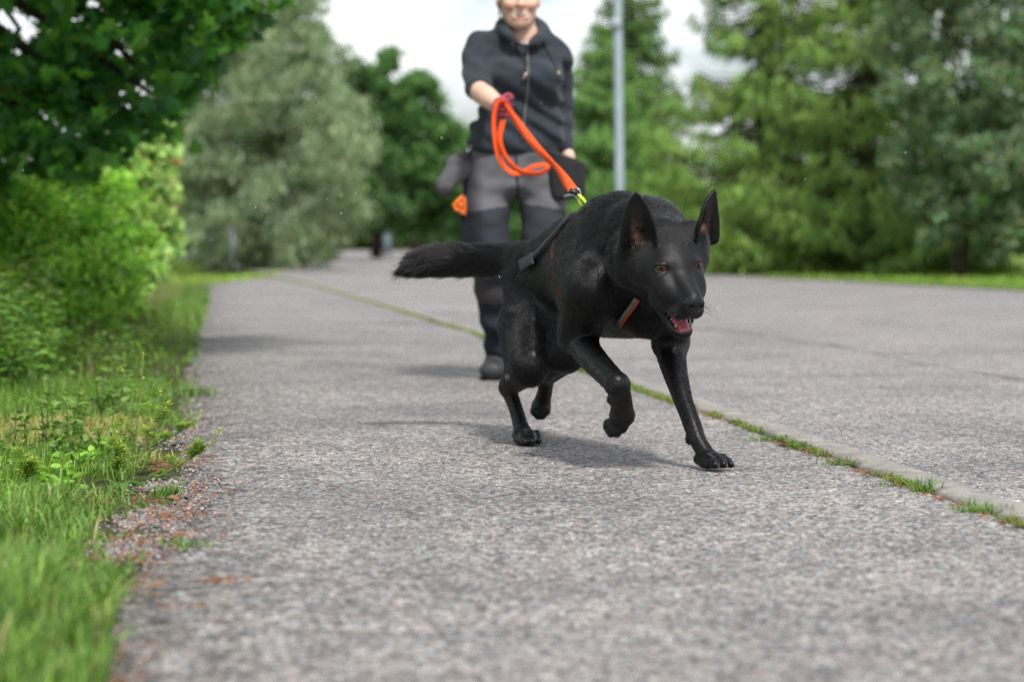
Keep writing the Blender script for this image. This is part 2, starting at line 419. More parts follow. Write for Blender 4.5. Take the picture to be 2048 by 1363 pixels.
for Y in KY:
    x0 = float(jx(Y))
    for k, (dx, dz) in enumerate(prof):
        p = np.array([x0+dx, Y, dz]); wob = float(vnoise(p[None]*1.0, 38, 21+k, 3)[0])
        V.append((p[0]+(.005*wob if k < 3 else .002*wob), Y, dz+(.0028*wob if 0 < k < 6 else 0)))
n = len(prof)
Fc = np.array([(i*n+k, i*n+k+1, (i+1)*n+k+1, (i+1)*n+k) for i in range(len(KY)-1) for k in range(n-1)])
kerb = raw_mesh('kerb', np.array(V), Fc, concrete()); kerb['kind'] = 'structure'
# soil in the joint
soil = mat('dark_soil', (.045, .034, .022), .95, .2, noise=.5, scale=60, bump=(150, 1.0, .01))
strip('joint_soil', YS[YS < 50], lambda Y: float(jx(Y))-.045, lambda Y: float(jx(Y))+.02, -.006, soil, nx=2, zf=lambda V: .004*vnoise(V, 50, 5, 2))
# crack across the road
cp = [gr(1300, 650), gr(1400, 657), gr(1480, 664), gr(1540, 672), gr(1600, 683), gr(1680, 693), gr(1760, 708), gr(1830, 726), gr(1930, 742), gr(2048, 760), gr(2200, 785)]
cs = np.array(cp); tt = np.linspace(0, len(cp)-1, 160)
cx_ = np.interp(tt, range(len(cp)), cs[:, 0]); cy_ = np.interp(tt, range(len(cp)), cs[:, 1])
nz = vnoise(np.stack([cx_, cy_, cx_*0], -1), 12, 33, 4)
V = []
for i in range(160):
    wv = .034+.030*nz[i]
    V += [(cx_[i], cy_[i]-wv-.03*nz[i], .004), (cx_[i], cy_[i]+wv-.03*nz[i], .004)]
ck = raw_mesh('road_crack', np.array(V), np.array([(2*i, 2*i+2, 2*i+3, 2*i+1) for i in range(159)]), mat('crack_fill', (.085, .088, .07), .95, .2, noise=.4, scale=60)); ck['kind'] = 'structure'
# ground under the grass: one sheet to the horizon
def turf_mat(name, a, b_, c_):
    m, nt, b = mat_new(name); tc = nd(nt, 'ShaderNodeTexCoord'); Lk = nt.links.new
    n = nd(nt, 'ShaderNodeTexNoise', Scale=2.2, Detail=7.0, Roughness=.7); Lk(tc.outputs['Object'], n.inputs['Vector'])
    r = ramp(nt, n.outputs['Fac'], [(.3, a), (.5, b_), (.7, c_)]); Lk(r.outputs[0], b.inputs['Base Color'])
    b.inputs['Roughness'].default_value = .9; b.inputs['Specular IOR Level'].default_value = .2
    n2 = nd(nt, 'ShaderNodeTexNoise', Scale=40.0, Detail=5.0, Roughness=.7); Lk(tc.outputs['Object'], n2.inputs['Vector'])
    bp = nd(nt, 'ShaderNodeBump', Strength=1.0, Distance=.03); Lk(n2.outputs['Fac'], bp.inputs['Height']); Lk(bp.outputs[0], b.inputs['Normal'])
    return m
M_TURF = turf_mat('turf', (.055, .045, .028), (.075, .080, .030), (.10, .14, .035))
def gz(x, y):
    """height of the verge: falls gently away from the path into a shallow ditch, then rises"""
    x = np.asarray(x, float); y = np.asarray(y, float)
    left = np.where(y < 28.9, np.interp(y, LE[:, 1], LE[:, 0]), -3.7)
    d = np.clip(left-x, 0, 50)
    z = -.008-.10*smooth01((d-.15)/1.1)+.16*smooth01((d-1.6)/3.0)
    return z*np.clip((60-y)/25, 0, 1)-.012*(y >= 35)
gx = np.concatenate([[-400, -150, -60, -30, -15], np.arange(-10, -0.2, .12), [0, 1, 3, 6, 10, 20, 60, 150, 400]])
gy = np.concatenate([[-60, -10, 0], np.arange(.5, 30, .2), [31, 33, 36, 40, 50, 70, 110, 200, 500, 1500]])
X_, Y_ = np.meshgrid(gx, gy, indexing='ij'); Z_ = gz(X_, Y_)-.014
Z_ += np.where((X_ < -.4) & (Y_ < 30), .008*vnoise(np.stack([X_, Y_, X_*0], -1), 7, 8, 3), 0)
V = np.stack([X_, Y_, Z_], -1).reshape(-1, 3); ny = len(gy)
ii, jj = np.meshgrid(np.arange(len(gx)-1), np.arange(ny-1), indexing='ij'); a = (ii*ny+jj).ravel()
ground = raw_mesh('ground', V, np.stack([a, a+ny, a+ny+1, a+1], 1), M_TURF); ground['kind'] = 'structure'
# sunlit lawn beyond the road on the right, and the clearing in the far middle
lawn = raw_mesh('lawn', np.array([(5.5, 25.4, .012), (60, 12, .012), (60, 90, .012), (1.9, 90, .012), (1.5, 55, .012), (3.05, 38, .012)]), [(0, 1, 2, 3, 4, 5)],
                turf_mat('lawn_grass', (.09, .15, .022), (.12, .20, .03), (.15, .22, .04))); lawn['kind'] = 'structure'
# ============================================================ vegetation
def foliage_mat(name, rough=.45, trans=.42, spec=.35):
    m = bpy.data.materials.new(name); m.use_nodes = True; nt = m.node_tree; nt.nodes.clear(); Lk = nt.links.new
    o = nd(nt, 'ShaderNodeOutputMaterial'); b = nd(nt, 'ShaderNodeBsdfPrincipled'); t = nd(nt, 'ShaderNodeBsdfTranslucent'); mx = nd(nt, 'ShaderNodeMixShader')
    a = nd(nt, 'ShaderNodeAttribute', attribute_name='tint')
    Lk(a.outputs['Color'], b.inputs['Base Color'])
    g = nd(nt, 'ShaderNodeMix', data_type='RGBA', blend_type='MULTIPLY'); g.inputs['Factor'].default_value = 1; g.inputs['B'].default_value = (1.15, 1.25, .75, 1)
    Lk(a.outputs['Color'], g.inputs['A']); Lk(g.outputs['Result'], t.inputs['Color'])
    b.inputs['Roughness'].default_value = rough; b.inputs['Specular IOR Level'].default_value = spec
    mx.inputs[0].default_value = trans; Lk(b.outputs[0], mx.inputs[1]); Lk(t.outputs[0], mx.inputs[2]); Lk(mx.outputs[0], o.inputs[0])
    return m
M_LEAF = foliage_mat('leaf'); M_GRASS = foliage_mat('grass_blade', .4, .3, .3); M_NEEDLE = foliage_mat('needles', .6, .15, .2)
M_BARK = mat('bark', (.07, .055, .042), .9, .2, noise=.4, scale=8, bump=(30, 1, .03))
def tints(n, cols, rg, jit=.18):
    c = np.array(cols)[rg.integers(0, len(cols), n)]
    return c*(1+rg.normal(0, jit, (n, 1)))*(1+rg.normal(0, jit*.3, (n, 3)))
def rand_frames(n, rg, up=0.0):
    a = rg.normal(size=(n, 3)); a[:, 2] += up; a /= np.linalg.norm(a, axis=1, keepdims=True)
    b = rg.normal(size=(n, 3)); b -= a*(a*b).sum(1, keepdims=True); b /= np.linalg.norm(b, axis=1, keepdims=True)
    return a, b, np.cross(a, b)
def leaf_mesh(name, P, N_, A, size, col, shape, matl, parent=None, fold=.18):
    """one leaf per point; N_ normal, A long axis, shape = outline [(along, across)] as a fan"""
    n = len(P); B = np.cross(N_, A); sh = np.array(shape); k = len(sh)
    size = np.broadcast_to(np.asarray(size, float), (n,))
    V = P[:, None]+size[:, None, None]*(A[:, None]*sh[None, :, :1]+B[:, None]*sh[None, :, 1:]+N_[:, None]*(fold*np.abs(sh[None, :, 1:])-.10*sh[None, :, :1]**2))
    V = V.reshape(-1, 3)
    tr = np.array([(0, i, i+1) for i in range(1, k-1)])
    Fc = (np.arange(n)[:, None, None]*k+tr[None]).reshape(-1, 3)
    return raw_mesh(name, V, Fc, matl, parent, False, {'tint': ('COL', np.repeat(np.clip(col, .002, .9), k, 0))})
OVAL = [(0, 0), (.3, .26), (.65, .22), (1, 0), (.65, -.22), (.3, -.26)]
SLIM = [(0, 0), (.4, .09), (1, 0), (.4, -.09)]
MAPLE = [(0, 0), (.02, .30), (.32, .52), (.38, .26), (.72, .36), (.68, .12), (1, 0), (.68, -.12), (.72, -.36), (.38, -.26), (.32, -.52), (.02, -.30)]
def clump_points(clumps, n, rg, sub=26, shell=.55, subr=.24):
    """points in lumpy shells: each clump carries many small twig clusters"""
    w = np.array([np.prod(np.array(r)**.67) for _, r in clumps]); ns = rg.multinomial(n, w/w.sum()); P = []; S_ = []
    for (c, r), m in zip(clumps, ns):
        if m == 0: continue
        d = rg.normal(size=(sub, 3)); d /= np.linalg.norm(d, axis=1, keepdims=True)
        cen = np.asarray(c)+d*np.asarray(r)*(shell+(1-shell)*rg.random((sub, 1))**.6)
        sz = rg.uniform(.55, 1.25, sub); pk = rg.integers(0, sub, m)
        q = rg.normal(size=(m, 3))*.5*np.asarray(r)*subr*sz[pk][:, None]
        P.append(cen[pk]+q); S_.append(np.repeat(rg.random(sub)[None], 1, 0)[0][pk])
    return np.concatenate(P), np.concatenate(S_)
def tree(name, base, clumps, n, size, cols, label, cat='tree', shape=OVAL, trunk=None, limbs=6, tr=.16, group=None, seed=1, gain=1.5, droop=0, up=.4, sub=26, jit=.18, hue=None, extra=None, subr=.24):
    rg = np.random.default_rng(seed); base = np.asarray(base, float)
    root = empty(name, tuple(base), label, cat, group)
    top = np.max([c[2] for c, r in clumps])
    pts = trunk or [base+np.array([0, 0, -.1]), base+np.array([.05, 0, (top-base[2])*.4]), base+np.array([-.03, .05, (top-base[2])*.75])]
    mb = MB(); mb.tube(pts, [tr*1.15, tr*.8, tr*.4][:len(pts)] if len(pts) == 3 else list(np.linspace(tr, tr*.35, len(pts))), 9)
    idx = rg.permutation(len(clumps))[:limbs]
    for i in idx:
        c, r = clumps[i]; s = np.asarray(pts[1])+(np.asarray(pts[-1])-np.asarray(pts[1]))*rg.random()*.8
        mid = (s+np.asarray(c))/2+np.array([0, 0, .1*np.linalg.norm(np.asarray(c)-s)]); mb.tube([s, mid, np.asarray(c)], [tr*.42, tr*.26, tr*.08], 6)
    mb.build('trunk', M_BARK, root)
    P, sv = clump_points(clumps, n, rg, sub, subr=subr)
    m_ = P[:, 2] > base[2]+.05; P = P[m_]; sv = sv[m_]; n = len(P)
    a, b, c2 = rand_frames(n, rg, up)
    if droop: b = nrm_rows(b*.6+np.array([0, 0, -droop]))
    a = nrm_rows(np.cross(b, np.cross(a, b)))
    col = gain*tints(n, cols, rg, jit)*(.8+.4*sv[:, None])
    if extra is not None: col = extra(P, col, rg)
    leaf_mesh('crown', P, a, b, size*rg.uniform(.7, 1.25, n), col, shape, M_LEAF, root)
    return root
def nrm_rows(a): return a/(np.linalg.norm(a, axis=1, keepdims=True)+1e-12)
def cl(px, py, Y, rx, ry=None, rz=None):
    """clump at a pixel and depth, radii in metres"""
    return (at(px, py, Y), (rx, ry or rx, rz or rx))
# --- dark maple overhanging the path on the left
mc = [cl(40, 60, 12.5, .55, .6, .5), (at(180, 40, 12.2), (.6, .6, .5)), (at(330, 20, 12.0), (.5, .6, .40)), (at(60, 220, 12.3), (.5, .6, .45)), (at(180, 190, 12.4), (.42, .5, .36)),
      (at(270, 130, 12.0), (.36, .5, .36)), (at(30, 310, 12.2), (.34, .4, .18)), (at(140, 285, 12.1), (.30, .4, .20)), (at(235, 245, 12.2), (.22, .3, .18)), (at(300, 185, 12.1), (.18, .3, .16)), (at(390, 75, 12.0), (.2, .3, .18)), (at(500, 12, 12.0), (.14, .25, .11)), (at(430, 50, 12.0), (.16, .25, .12)), (at(430, -30, 12.0), (.40, .5, .26)),
      (at(100, -180, 11.8), (.9, .9, .6)), (at(350, -230, 11.4), (.8, .9, .5)), (at(-250, 100, 12.6), (.9, .9, .8)), (at(-300, -250, 12.3), (1.1, 1.1, .9)), (at(120, -420, 11.6), (1.1, 1.1, .7)), (at(480, -400, 11.0), (.9, 1.1, .5)), (at(-150, 330, 12.8), (.5, .6, .3)),
      ((-2.3, 9.6, 3.2), (1.0, 1.3, .6)), ((-3.3, 9.9, 3.0), (1.0, 1.2, .7)), ((-1.5, 10.6, 3.6), (.5, .6, .3)), ((-3.6, 11.5, 4.6), (1.6, 1.6, .9))]  # unseen crown clumps added towards the camera to shade lower leaves and path
tree('maple_tree', (-4.4, 12.8, -.05), mc, 15500, .100, [(.020, .062, .012), (.028, .080, .014), (.016, .050, .016), (.045, .11, .015)], 'dark green maple with big lobed leaves hanging over the top left corner', 'maple', shape=MAPLE,
     trunk=[np.array([-4.4, 12.8, -.15]), np.array([-4.3, 12.7, 1.6]), np.array([-3.9, 12.3, 3.2]), np.array([-3.7, 12.2, 4.6])], limbs=22, tr=.17, seed=3, up=1.2, sub=26, gain=3.9)
# --- bright young shrubs behind the meadow
def red_tips(P, col, rg):
    m = rg.random(len(P)) < .10*smooth01((P[:, 2]-.4)/1.0); col[m] = np.array([.40, .13, .05])*rg.uniform(.6, 1.2, (m.sum(), 1)); return col
tree('young_maple_shrub', gr(270, 648)*[1, 1, 0]+[0, .3, -.02], [cl(300, 300, 15.6, .16, .3, .16), cl(250, 350, 15.5, .28, .4, .24), cl(200, 400, 15.4, .36, .5, .34), cl(290, 400, 15.6, .20, .4, .28), cl(260, 460, 15.5, .28, .5, .26), cl(190, 470, 15.3, .36, .5, .28), cl(255, 320, 15.4, .22, .3, .2), cl(335, 265, 15.8, .07, .2, .14), cl(330, 330, 15.8, .09, .2, .10), cl(240, 530, 15.3, .30, .5, .18), cl(190, 540, 15.1, .36, .5, .2), cl(325, 460, 15.6, .12, .3, .2), cl(180, 420, 15.2, .3, .4, .3)],
     20000, .062, [(.18, .26, .085), (.14, .225, .070), (.22, .275, .10), (.09, .17, .05)], 'bright yellow-green bush with reddish shoot tips in front of the grey willow', 'bush', trunk=[gr(270, 648)*[1, 1, 0]+[0, .3, -.1], at(272, 480, 15.5), at(280, 360, 15.5)], limbs=7, tr=.03, seed=5, gain=2.5, extra=red_tips)
tree('green_bush', gr(70, 700)*[1, 1, 0]+[-.2, 2.2, 0], [cl(150, 400, 14.0, .36, .4, .26), cl(80, 420, 13.6, .42, .5, .30), cl(10, 430, 13.5, .40, .5, .28), cl(110, 490, 13.5, .5, .5, .26), cl(20, 500, 13.3, .45, .5, .22), cl(165, 340, 14.2, .16, .2, .16), cl(-80, 440, 13.5, .5, .5, .4), cl(60, 580, 13.2, .5, .5, .25), cl(150, 560, 13.4, .4, .5, .25)],
     22000, .045, [(.11, .22, .030), (.15, .26, .040), (.07, .15, .022), (.19, .28, .05)], 'fresh green bush under the dark maple at the far left edge', 'bush', trunk=[gr(70, 700)*[1, 1, 0]+[-.2, 2.2, -.1], at(80, 520, 13.6), at(90, 430, 13.6)], limbs=6, tr=.03, seed=6, gain=2.5)
# --- big grey-green willow
wl = []
rgw = np.random.default_rng(12)
for (x, y, r) in ((420, 60, 1.1), (520, 40, 1.0), (600, 110, .8), (470, 150, 1.3), (400, 200, 1.1), (560, 200, 1.2), (640, 210, .8), (380, 300, 1.1), (480, 290, 1.3), (590, 300, 1.2), (670, 290, .8), (380, 400, 1.0), (460, 400, 1.1), (560, 410, 1.2), (650, 390, .9), (430, 470, .6), (520, 470, .7), (620, 460, .7), (350, 120, .8), (440, -60, 1.0), (340, 30, .9), (575, 20, .6), (640, 70, .35), (690, 110, .3), (610, -30, .6), (480, -160, .9)):
    wl.append((at(x, y, 44+rgw.uniform(-1.5, 1.5)), (r*.9, r, r*.85)))
tree('willow_tree', (-4.8, 45, -.1), wl, 62000, .15, [(.110, .150, .090), (.145, .185, .115), (.078, .115, .062), (.165, .195, .12), (.105, .13, .08)], 'large silvery grey-green willow behind the bright bushes', 'willow', shape=[(0, 0), (.4, .16), (1, 0), (.4, -.16)],
     trunk=[np.array([-4.8, 45, -.2]), np.array([-4.7, 45, 1.6]), np.array([-4.8, 45, 4.4])], limbs=14, tr=.22, seed=8, droop=.9, sub=44, gain=2.5, subr=.27)
# --- round green trees in the far middle
tree('broad_green_tree', (-4.95, 62, -.1), [cl(650, 420, 61, .9, 1, .7), cl(700, 330, 61, 1.0, 1, .8), cl(690, 230, 61, .8, 1, .7), cl(720, 420, 61, 1.0, 1, .6), cl(640, 330, 61, .8, 1, .8), cl(700, 160, 61, .55, .8, .5)],
     22000, .17, [(.05, .105, .035), (.07, .13, .042), (.035, .075, .026)], 'dark green tree whose crown touches the right side of the willow', 'tree', trunk=[np.array([-4.62, 62, -.2]), np.array([-4.6, 62, 1.2]), np.array([-4.3, 62, 3.6])], tr=.15, seed=9, gain=1.5, subr=.3, group='green trees across the far junction')
tree('broad_green_tree', (-3.95, 70, -.1), [cl(790, 170, 69, .9, 1, .6), cl(840, 200, 69, .9, 1, .7), cl(770, 250, 69, 1.1, 1, .8), cl(850, 280, 69, 1.1, 1.2, .9), cl(890, 330, 69, .8, 1.2, .8), cl(800, 340, 69, 1.2, 1.2, .9), cl(740, 300, 69, .9, 1, .8), cl(830, 410, 69, 1.2, 1.2, .7), cl(760, 410, 69, 1.1, 1.2, .7), cl(900, 400, 69, .7, 1, .6), cl(780, 120, 69, .35, .6, .3)],
     36000, .18, [(.060, .135, .040), (.08, .165, .048), (.04, .095, .032), (.10, .18, .055)], 'tallest rounded green tree left of the woman, clear of the willow', 'tree', trunk=[np.array([-3.93, 70, -.2]), np.array([-3.9, 70, 1.4]), np.array([-3.4, 70, 4.2])], tr=.17, seed=10, gain=1.6, subr=.3, group='green trees across the far junction')
tree('broad_green_tree', (-2.95, 76, -.1), [cl(930, 300, 76, .8, 1, .8), cl(960, 370, 76, 1.1, 1, .9), cl(900, 420, 76, 1.0, 1, .7), cl(985, 440, 76, .9, 1, .6), cl(1010, 360, 76, .8, 1, .8)],
     15000, .19, [(.07, .145, .045), (.10, .175, .055), (.05, .11, .034)], 'low mid-green tree just behind the woman, right of the tallest rounded tree', 'tree', trunk=[np.array([-3.05, 76, -.2]), np.array([-3.0, 76, 1.4]), np.array([-2.0, 76, 2.8])], tr=.15, seed=11, gain=1.7, subr=.3, group='green trees across the far junction')
# --- spruces on the right
def spruce(base, H_, R0, label, seed, n_wh=30, pw=.85, cols=((.085, .14, .025), (.11, .17, .03), (.06, .105, .022)), z0=.05, dens=1.0, tr=.2, lsz=.17, lean=0):
    rg = np.random.default_rng(seed); base = np.asarray(base, float)
    root = empty('spruce_tree', tuple(base), label, 'spruce', 'spruces on the lawn beyond the road')
    mb = MB(); mb.tube([base+[0, 0, -.2], base+[lean*.3, 0, H_*.35], base+[lean*.7, 0, H_*.7], base+[lean, 0, H_]], [tr, tr*.7, tr*.35, .02], 9); mb.build('trunk', M_BARK, root)
    br = MB(); P = []; D = []; C_ = []
    for i in range(n_wh):
        v = (i+rg.uniform(-.3, .3))/n_wh; z = z0+(H_-z0)*v; R_ = R0*(1-v)**pw*rg.uniform(.8, 1.1)
        nb = max(4, int(9*(1-v)+3))
        a0 = rg.uniform(0, 6.28)
        for k in range(nb):
            a = a0+6.283*k/nb+rg.normal(0, .2); Lb = R_*rg.uniform(.65, 1.1)
            if Lb < .1: continue
            d = np.array([math.cos(a), math.sin(a), 0])
            s = base+np.array([lean*v, 0, z]); sag = rg.uniform(.22, .45)*Lb
            q = np.linspace(0, 1, 6)
            pts = [s+d*Lb*t+np.array([0, 0, -sag*math.sin(t*2.4)*.8+.12*Lb*t*t]) for t in q]
            br.tube(pts[::2]+[pts[-1]], [.035*Lb/2+.006, .02*Lb/2+.004, .01, .004], 5, False)
            m = int(105*Lb*dens)
            t = rg.random(m)**.75; pp = np.stack([np.interp(t, q, [p[c] for p in pts]) for c in range(3)], 1)
            side = rg.choice([-1, 1], m)*rg.random(m)*(.32*Lb*(1-t*.6)+.05); sd = np.array([-d[1], d[0], 0])
            pp += sd*side[:, None]; pp[:, 2] -= np.abs(side)*.35+rg.random(m)*.22*(.4+Lb*.25)
            dd = d*.35+sd*np.sign(side)[:, None]*.45+np.array([0, 0, -1.0])*rg.uniform(.3, 1.2, (m, 1))+rg.normal(0, .25, (m, 3))
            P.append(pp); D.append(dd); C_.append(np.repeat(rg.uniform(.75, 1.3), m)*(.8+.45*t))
    br.build('branches', M_BARK, root)['kind'] = 'stuff'
    P = np.concatenate(P); D = nrm_rows(np.concatenate(D)); C_ = np.concatenate(C_); n = len(P)
    m_ = P[:, 2] > .02; P, D, C_ = P[m_], D[m_], C_[m_]; n = len(P)
    a, _, _ = rand_frames(n, rg, .6); a = nrm_rows(a-D*(a*D).sum(1, keepdims=True))
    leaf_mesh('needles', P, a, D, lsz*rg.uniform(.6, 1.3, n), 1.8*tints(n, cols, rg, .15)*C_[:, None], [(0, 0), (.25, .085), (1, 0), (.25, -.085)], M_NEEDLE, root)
    return root
spruce((2.25, 62, -.1), 6.4, 2.2, 'dark spruce just right of the woman, left of the lamp post', 21, 26, pw=.6, z0=.3, lsz=.26, cols=((.06, .12, .03), (.08, .15, .035), (.045, .09, .025)))
spruce((3.25, 66, -.1), 10.5, 2.2, 'tall dark spruce directly behind the lamp post', 22, 36, pw=.6, z0=.4, lsz=.26, cols=((.045, .085, .022), (.06, .11, .028)))
spruce((4.05, 38.5, 0), 11.0, 2.4, 'big drooping spruce behind the dog’s head with sky gaps on its left'.replace('’', "'"), 23, 27, pw=.8, z0=.35, lsz=.21, dens=1.15, cols=((.085, .145, .032), (.065, .12, .028), (.11, .165, .038)))
spruce((5.45, 37.0, 0), 10.5, 2.3, 'full yellow-green spruce right of the drooping one, left of the leafy tree', 24, 27, pw=.7, z0=.1, lsz=.21, dens=1.4, cols=((.09, .15, .034), (.07, .125, .03), (.115, .17, .04)))
spruce((2.75, 45, 0), 3.2, 1.3, 'short bushy spruce low behind the lamp post and the dog', 25, 18, z0=.05, lsz=.17, cols=((.07, .13, .028), (.09, .16, .03)))
# --- leafy tree at the right edge
def pale_tips(P, col, rg):
    m = rg.random(len(P)) < .16; col[m] = np.array([.30, .30, .15])*rg.uniform(.6, 1.1, (m.sum(), 1)); return col
rt = [(at(x, y, 33+dy), (r, r, r*.8)) for (x, y, r, dy) in ((1800, 60, .55, 0), (1900, 30, .75, .4), (2010, 60, .8, 0), (1830, 170, .55, 0), (1940, 170, .75, -.3), (2040, 200, .7, .3), (1790, 190, .28, .1), (1880, 280, .65, 0), (1990, 300, .75, -.4), (1800, 300, .30, 0), (1850, 380, .45, .2), (1940, 400, .65, 0), (2050, 420, .7, 0), (1880, 460, .38, 0), (1990, 480, .38, -.2), (2150, 100, 1.0, 0), (2160, 320, 1.0, 0), (1860, -90, .9, 0), (2050, -120, 1.0, .3), (1960, -260, 1.1, 0), (2250, -100, 1.0, 0))]
tree('leafy_tree', (6.15, 33.2, 0), rt, 48000, .095, [(.065, .115, .060), (.095, .145, .080), (.045, .085, .042), (.125, .165, .095)], 'dense leafy tree with pale shoot tips filling the right edge', 'tree', trunk=[np.array([6.15, 33.2, -.1]), np.array([6.2, 33.2, 1.2]), np.array([6.5, 33.2, 3.0])], limbs=14, tr=.12, seed=31, gain=2.3, extra=pale_tips, sub=40)
tree('leafy_tree', (9.3, 47, 0), [cl(1930, 440, 46, 1.0), cl(2020, 400, 46, 1.3), cl(1880, 380, 47, 1.0), cl(2110, 440, 46, 1.2), cl(1960, 300, 47, 1.3)], 9000, .14, [(.04, .09, .02), (.06, .12, .03)], 'darker tree standing farther back behind the leafy tree with pale tips', 'tree', seed=32, tr=.14)
# --- wood closing the view far behind (reads as one mass)
def mass(name, clumps, n, size, cols, seed, kind='stuff'):
    rg = np.random.default_rng(seed); P, sv = clump_points(clumps, n, rg, 40); P = P[P[:, 2] > -.05]; sv = sv[:len(P)]; n = len(P)
    a, b, _ = rand_frames(n, rg, .3); a = nrm_rows(a-b*(a*b).sum(1, keepdims=True))
    o = leaf_mesh(name, P, a, b, size*rg.uniform(.7, 1.3, n), 1.4*tints(n, cols, rg)*(.8+.4*sv[:len(P), None]), OVAL, M_LEAF); o['kind'] = kind; return o
rgm = np.random.default_rng(77)
mass('far_wood', [(np.array([x, 128+rgm.uniform(-4, 4), h*.42]), (4.2, 3, h*.5)) for x, h in [(X, rgm.uniform(1.8, 4.6)) for X in np.arange(-42, 34, 1.6)]], 52000, .40, [(.045, .095, .022), (.07, .13, .03), (.035, .075, .02)], 78)
mass('undergrowth', [(np.array([x, y, h*.4]), (1.0, .9, h*.6)) for x, y, h in [(X, 49+rgm.uniform(-2, 3), rgm.uniform(.7, 1.3)) for X in np.arange(-11.5, -4.4, .7)]]+[(np.array([X, 24+rgm.uniform(-2, 2), .25]), (.6, .8, .45)) for X in np.arange(-7.2, -4.2, .5)], 12000, .11, [(.045, .10, .02), (.08, .15, .03), (.13, .2, .045)], 79)
mass('spruce_skirt_undergrowth', [(np.array([X, 36.0+.25*(6-X), .28]), (.5, .4, .32)) for X in np.arange(3.4, 7.4, .35)], 5000, .10, [(.10, .17, .03), (.07, .13, .025), (.14, .2, .04)], 80)
# ============================================================ grass and weeds along the verge
def blades(name, P, h, w, cols, rg, parent=None, lean=.35, matl=None, kind='stuff', curl=.5, col=None):
    """curved tapering blades, three segments each"""
    n = len(P); az = rg.uniform(0, 2*PI, n); d = np.stack([np.cos(az), np.sin(az), np.zeros(n)], 1); s = np.stack([-d[:, 1], d[:, 0], d[:, 2]], 1)
    ln = np.abs(rg.normal(lean, lean*.6, n)); h = np.broadcast_to(h, (n,)); w = np.broadcast_to(w, (n,))
    V = []
    for t, ww in ((0, .8), (.35, 1.0), (.72, .7)):
        c = P+d*(ln*h*(t**1.7))[:, None]; c = c.copy(); c[:, 2] += h*(t-curl*ln*t*t*.6)
        V += [c-s*(w*ww*.5)[:, None], c+s*(w*ww*.5)[:, None]]
    c = P+d*(ln*h*1.05)[:, None]; c[:, 2] += h*(1-curl*ln*.75); V.append(c)
    V = np.stack(V, 1).reshape(-1, 3); b = np.arange(n)[:, None, None]*7
    tr = np.array([(0, 1, 3), (0, 3, 2), (2, 3, 5), (2, 5, 4), (4, 5, 6)])
    col = 1.25*(tints(n, cols, rg, .2) if col is None else col)
    o = raw_mesh(name, V, (b+tr[None]).reshape(-1, 3), matl or M_GRASS, parent, False, {'tint': ('COL', np.repeat(np.clip(col, .002, .9), 7, 0))})
    if kind: o['kind'] = kind
    return o
GCOL = [(.10, .20, .028), (.14, .25, .035), (.075, .155, .022), (.17, .27, .05), (.22, .23, .07)]
rg = np.random.default_rng(41)
def verge_pts(n, y0, y1, dmin, dmax, rg, pw=1.0):
    Y = y0+(y1-y0)*rg.random(n)**pw
    d = dmin+(dmax-dmin)*rg.random(n); X = lex(Y)-d
    return np.stack([X, Y, gz(X, Y)-.01], 1)
# nearest tufts, out of focus
P = verge_pts(46000, 2.3, 5.2, .02, 1.0, rg); 
dn_ = vnoise(P*[1, 1, 0], 5.5, 51, 3); dist = lex(P[:, 1])-P[:, 0]
bare_patch = ((P[:, 1] > 4.0) & (P[:, 1] < 5.5) & (dist < .17+.10*dn_))
keep = ((dn_ > -.35+.5*(dist < .08)) | (P[:, 1] < 3.9)) & (~bare_patch | (rg.random(len(P)) < .10)); P = P[keep]; dist = dist[keep]
hh = (.055+.055*smooth01(dist/.3))*rg.uniform(.5, 1.3, len(P))*(1+.35*vnoise(P*[1, 1, 0], 8, 52, 2))*np.where(P[:, 1] < 3.95, 1.0, .62)
wd = rg.uniform(.0020, .0042, len(P)); wd[rg.random(len(P)) < .10] *= 2.2
cn_ = tints(len(P), [(.105, .20, .035), (.14, .25, .045), (.175, .285, .055), (.08, .16, .028)], rg, .25); cn_[rg.random(len(P)) < .05] = (.30, .27, .12)
blades('verge_grass', P, hh, wd, GCOL[:4], rg, lean=.6, col=cn_)
# middle band, in focus around the tall weed
P = verge_pts(34000, 4.8, 9.5, -.02, 1.5, rg, .8); dist = lex(P[:, 1])-P[:, 0]
bp_ = (P[:, 1] < 5.9) & (dist < .13)
keep = (vnoise(P*[1, 1, 0], 4.5, 53, 3) > -.45) & ((dist > .10) | (rg.random(len(P)) < .25)) & (~bp_ | (rg.random(len(P)) < .08)); P = P[keep]; dist = dist[keep]
hh = (.035+.09*smooth01((dist-.1)/.9))*rg.uniform(.5, 1.4, len(P)); dry = (vnoise(P*[1, 1, 0], 3.0, 57, 2) > .35) & (P[:, 1] < 7.5)
col = tints(len(P), GCOL[:4], rg, .2); col[dry & (rg.random(len(P)) < .7)] = (.33, .30, .11)
blades('verge_grass', P, hh, rg.uniform(.0022, .0042, len(P)), GCOL, rg, lean=.55, col=col)
# distant verge
P = verge_pts(42000, 9.0, 33, -.03, 4.2, rg, .75); P[:, 0] -= .0; dist = lex(np.minimum(P[:, 1], 28.9))-P[:, 0]
hh = (.05+.16*smooth01((dist-.2)/1.2))*rg.uniform(.5, 1.4, len(P))*np.where(P[:, 1] > 22, .5, 1)
seed_ = (rg.random(len(P)) < .18) & (dist > .3); col = tints(len(P), GCOL[:4], rg, .2); col[seed_] = np.array([.22, .16, .09])*rg.uniform(.6, 1.3, (seed_.sum(), 1)); hh = np.where(seed_, hh*1.5, hh)
blades('meadow_grass', P, hh, rg.uniform(.005, .010, len(P)), GCOL, rg, lean=.4, col=col)
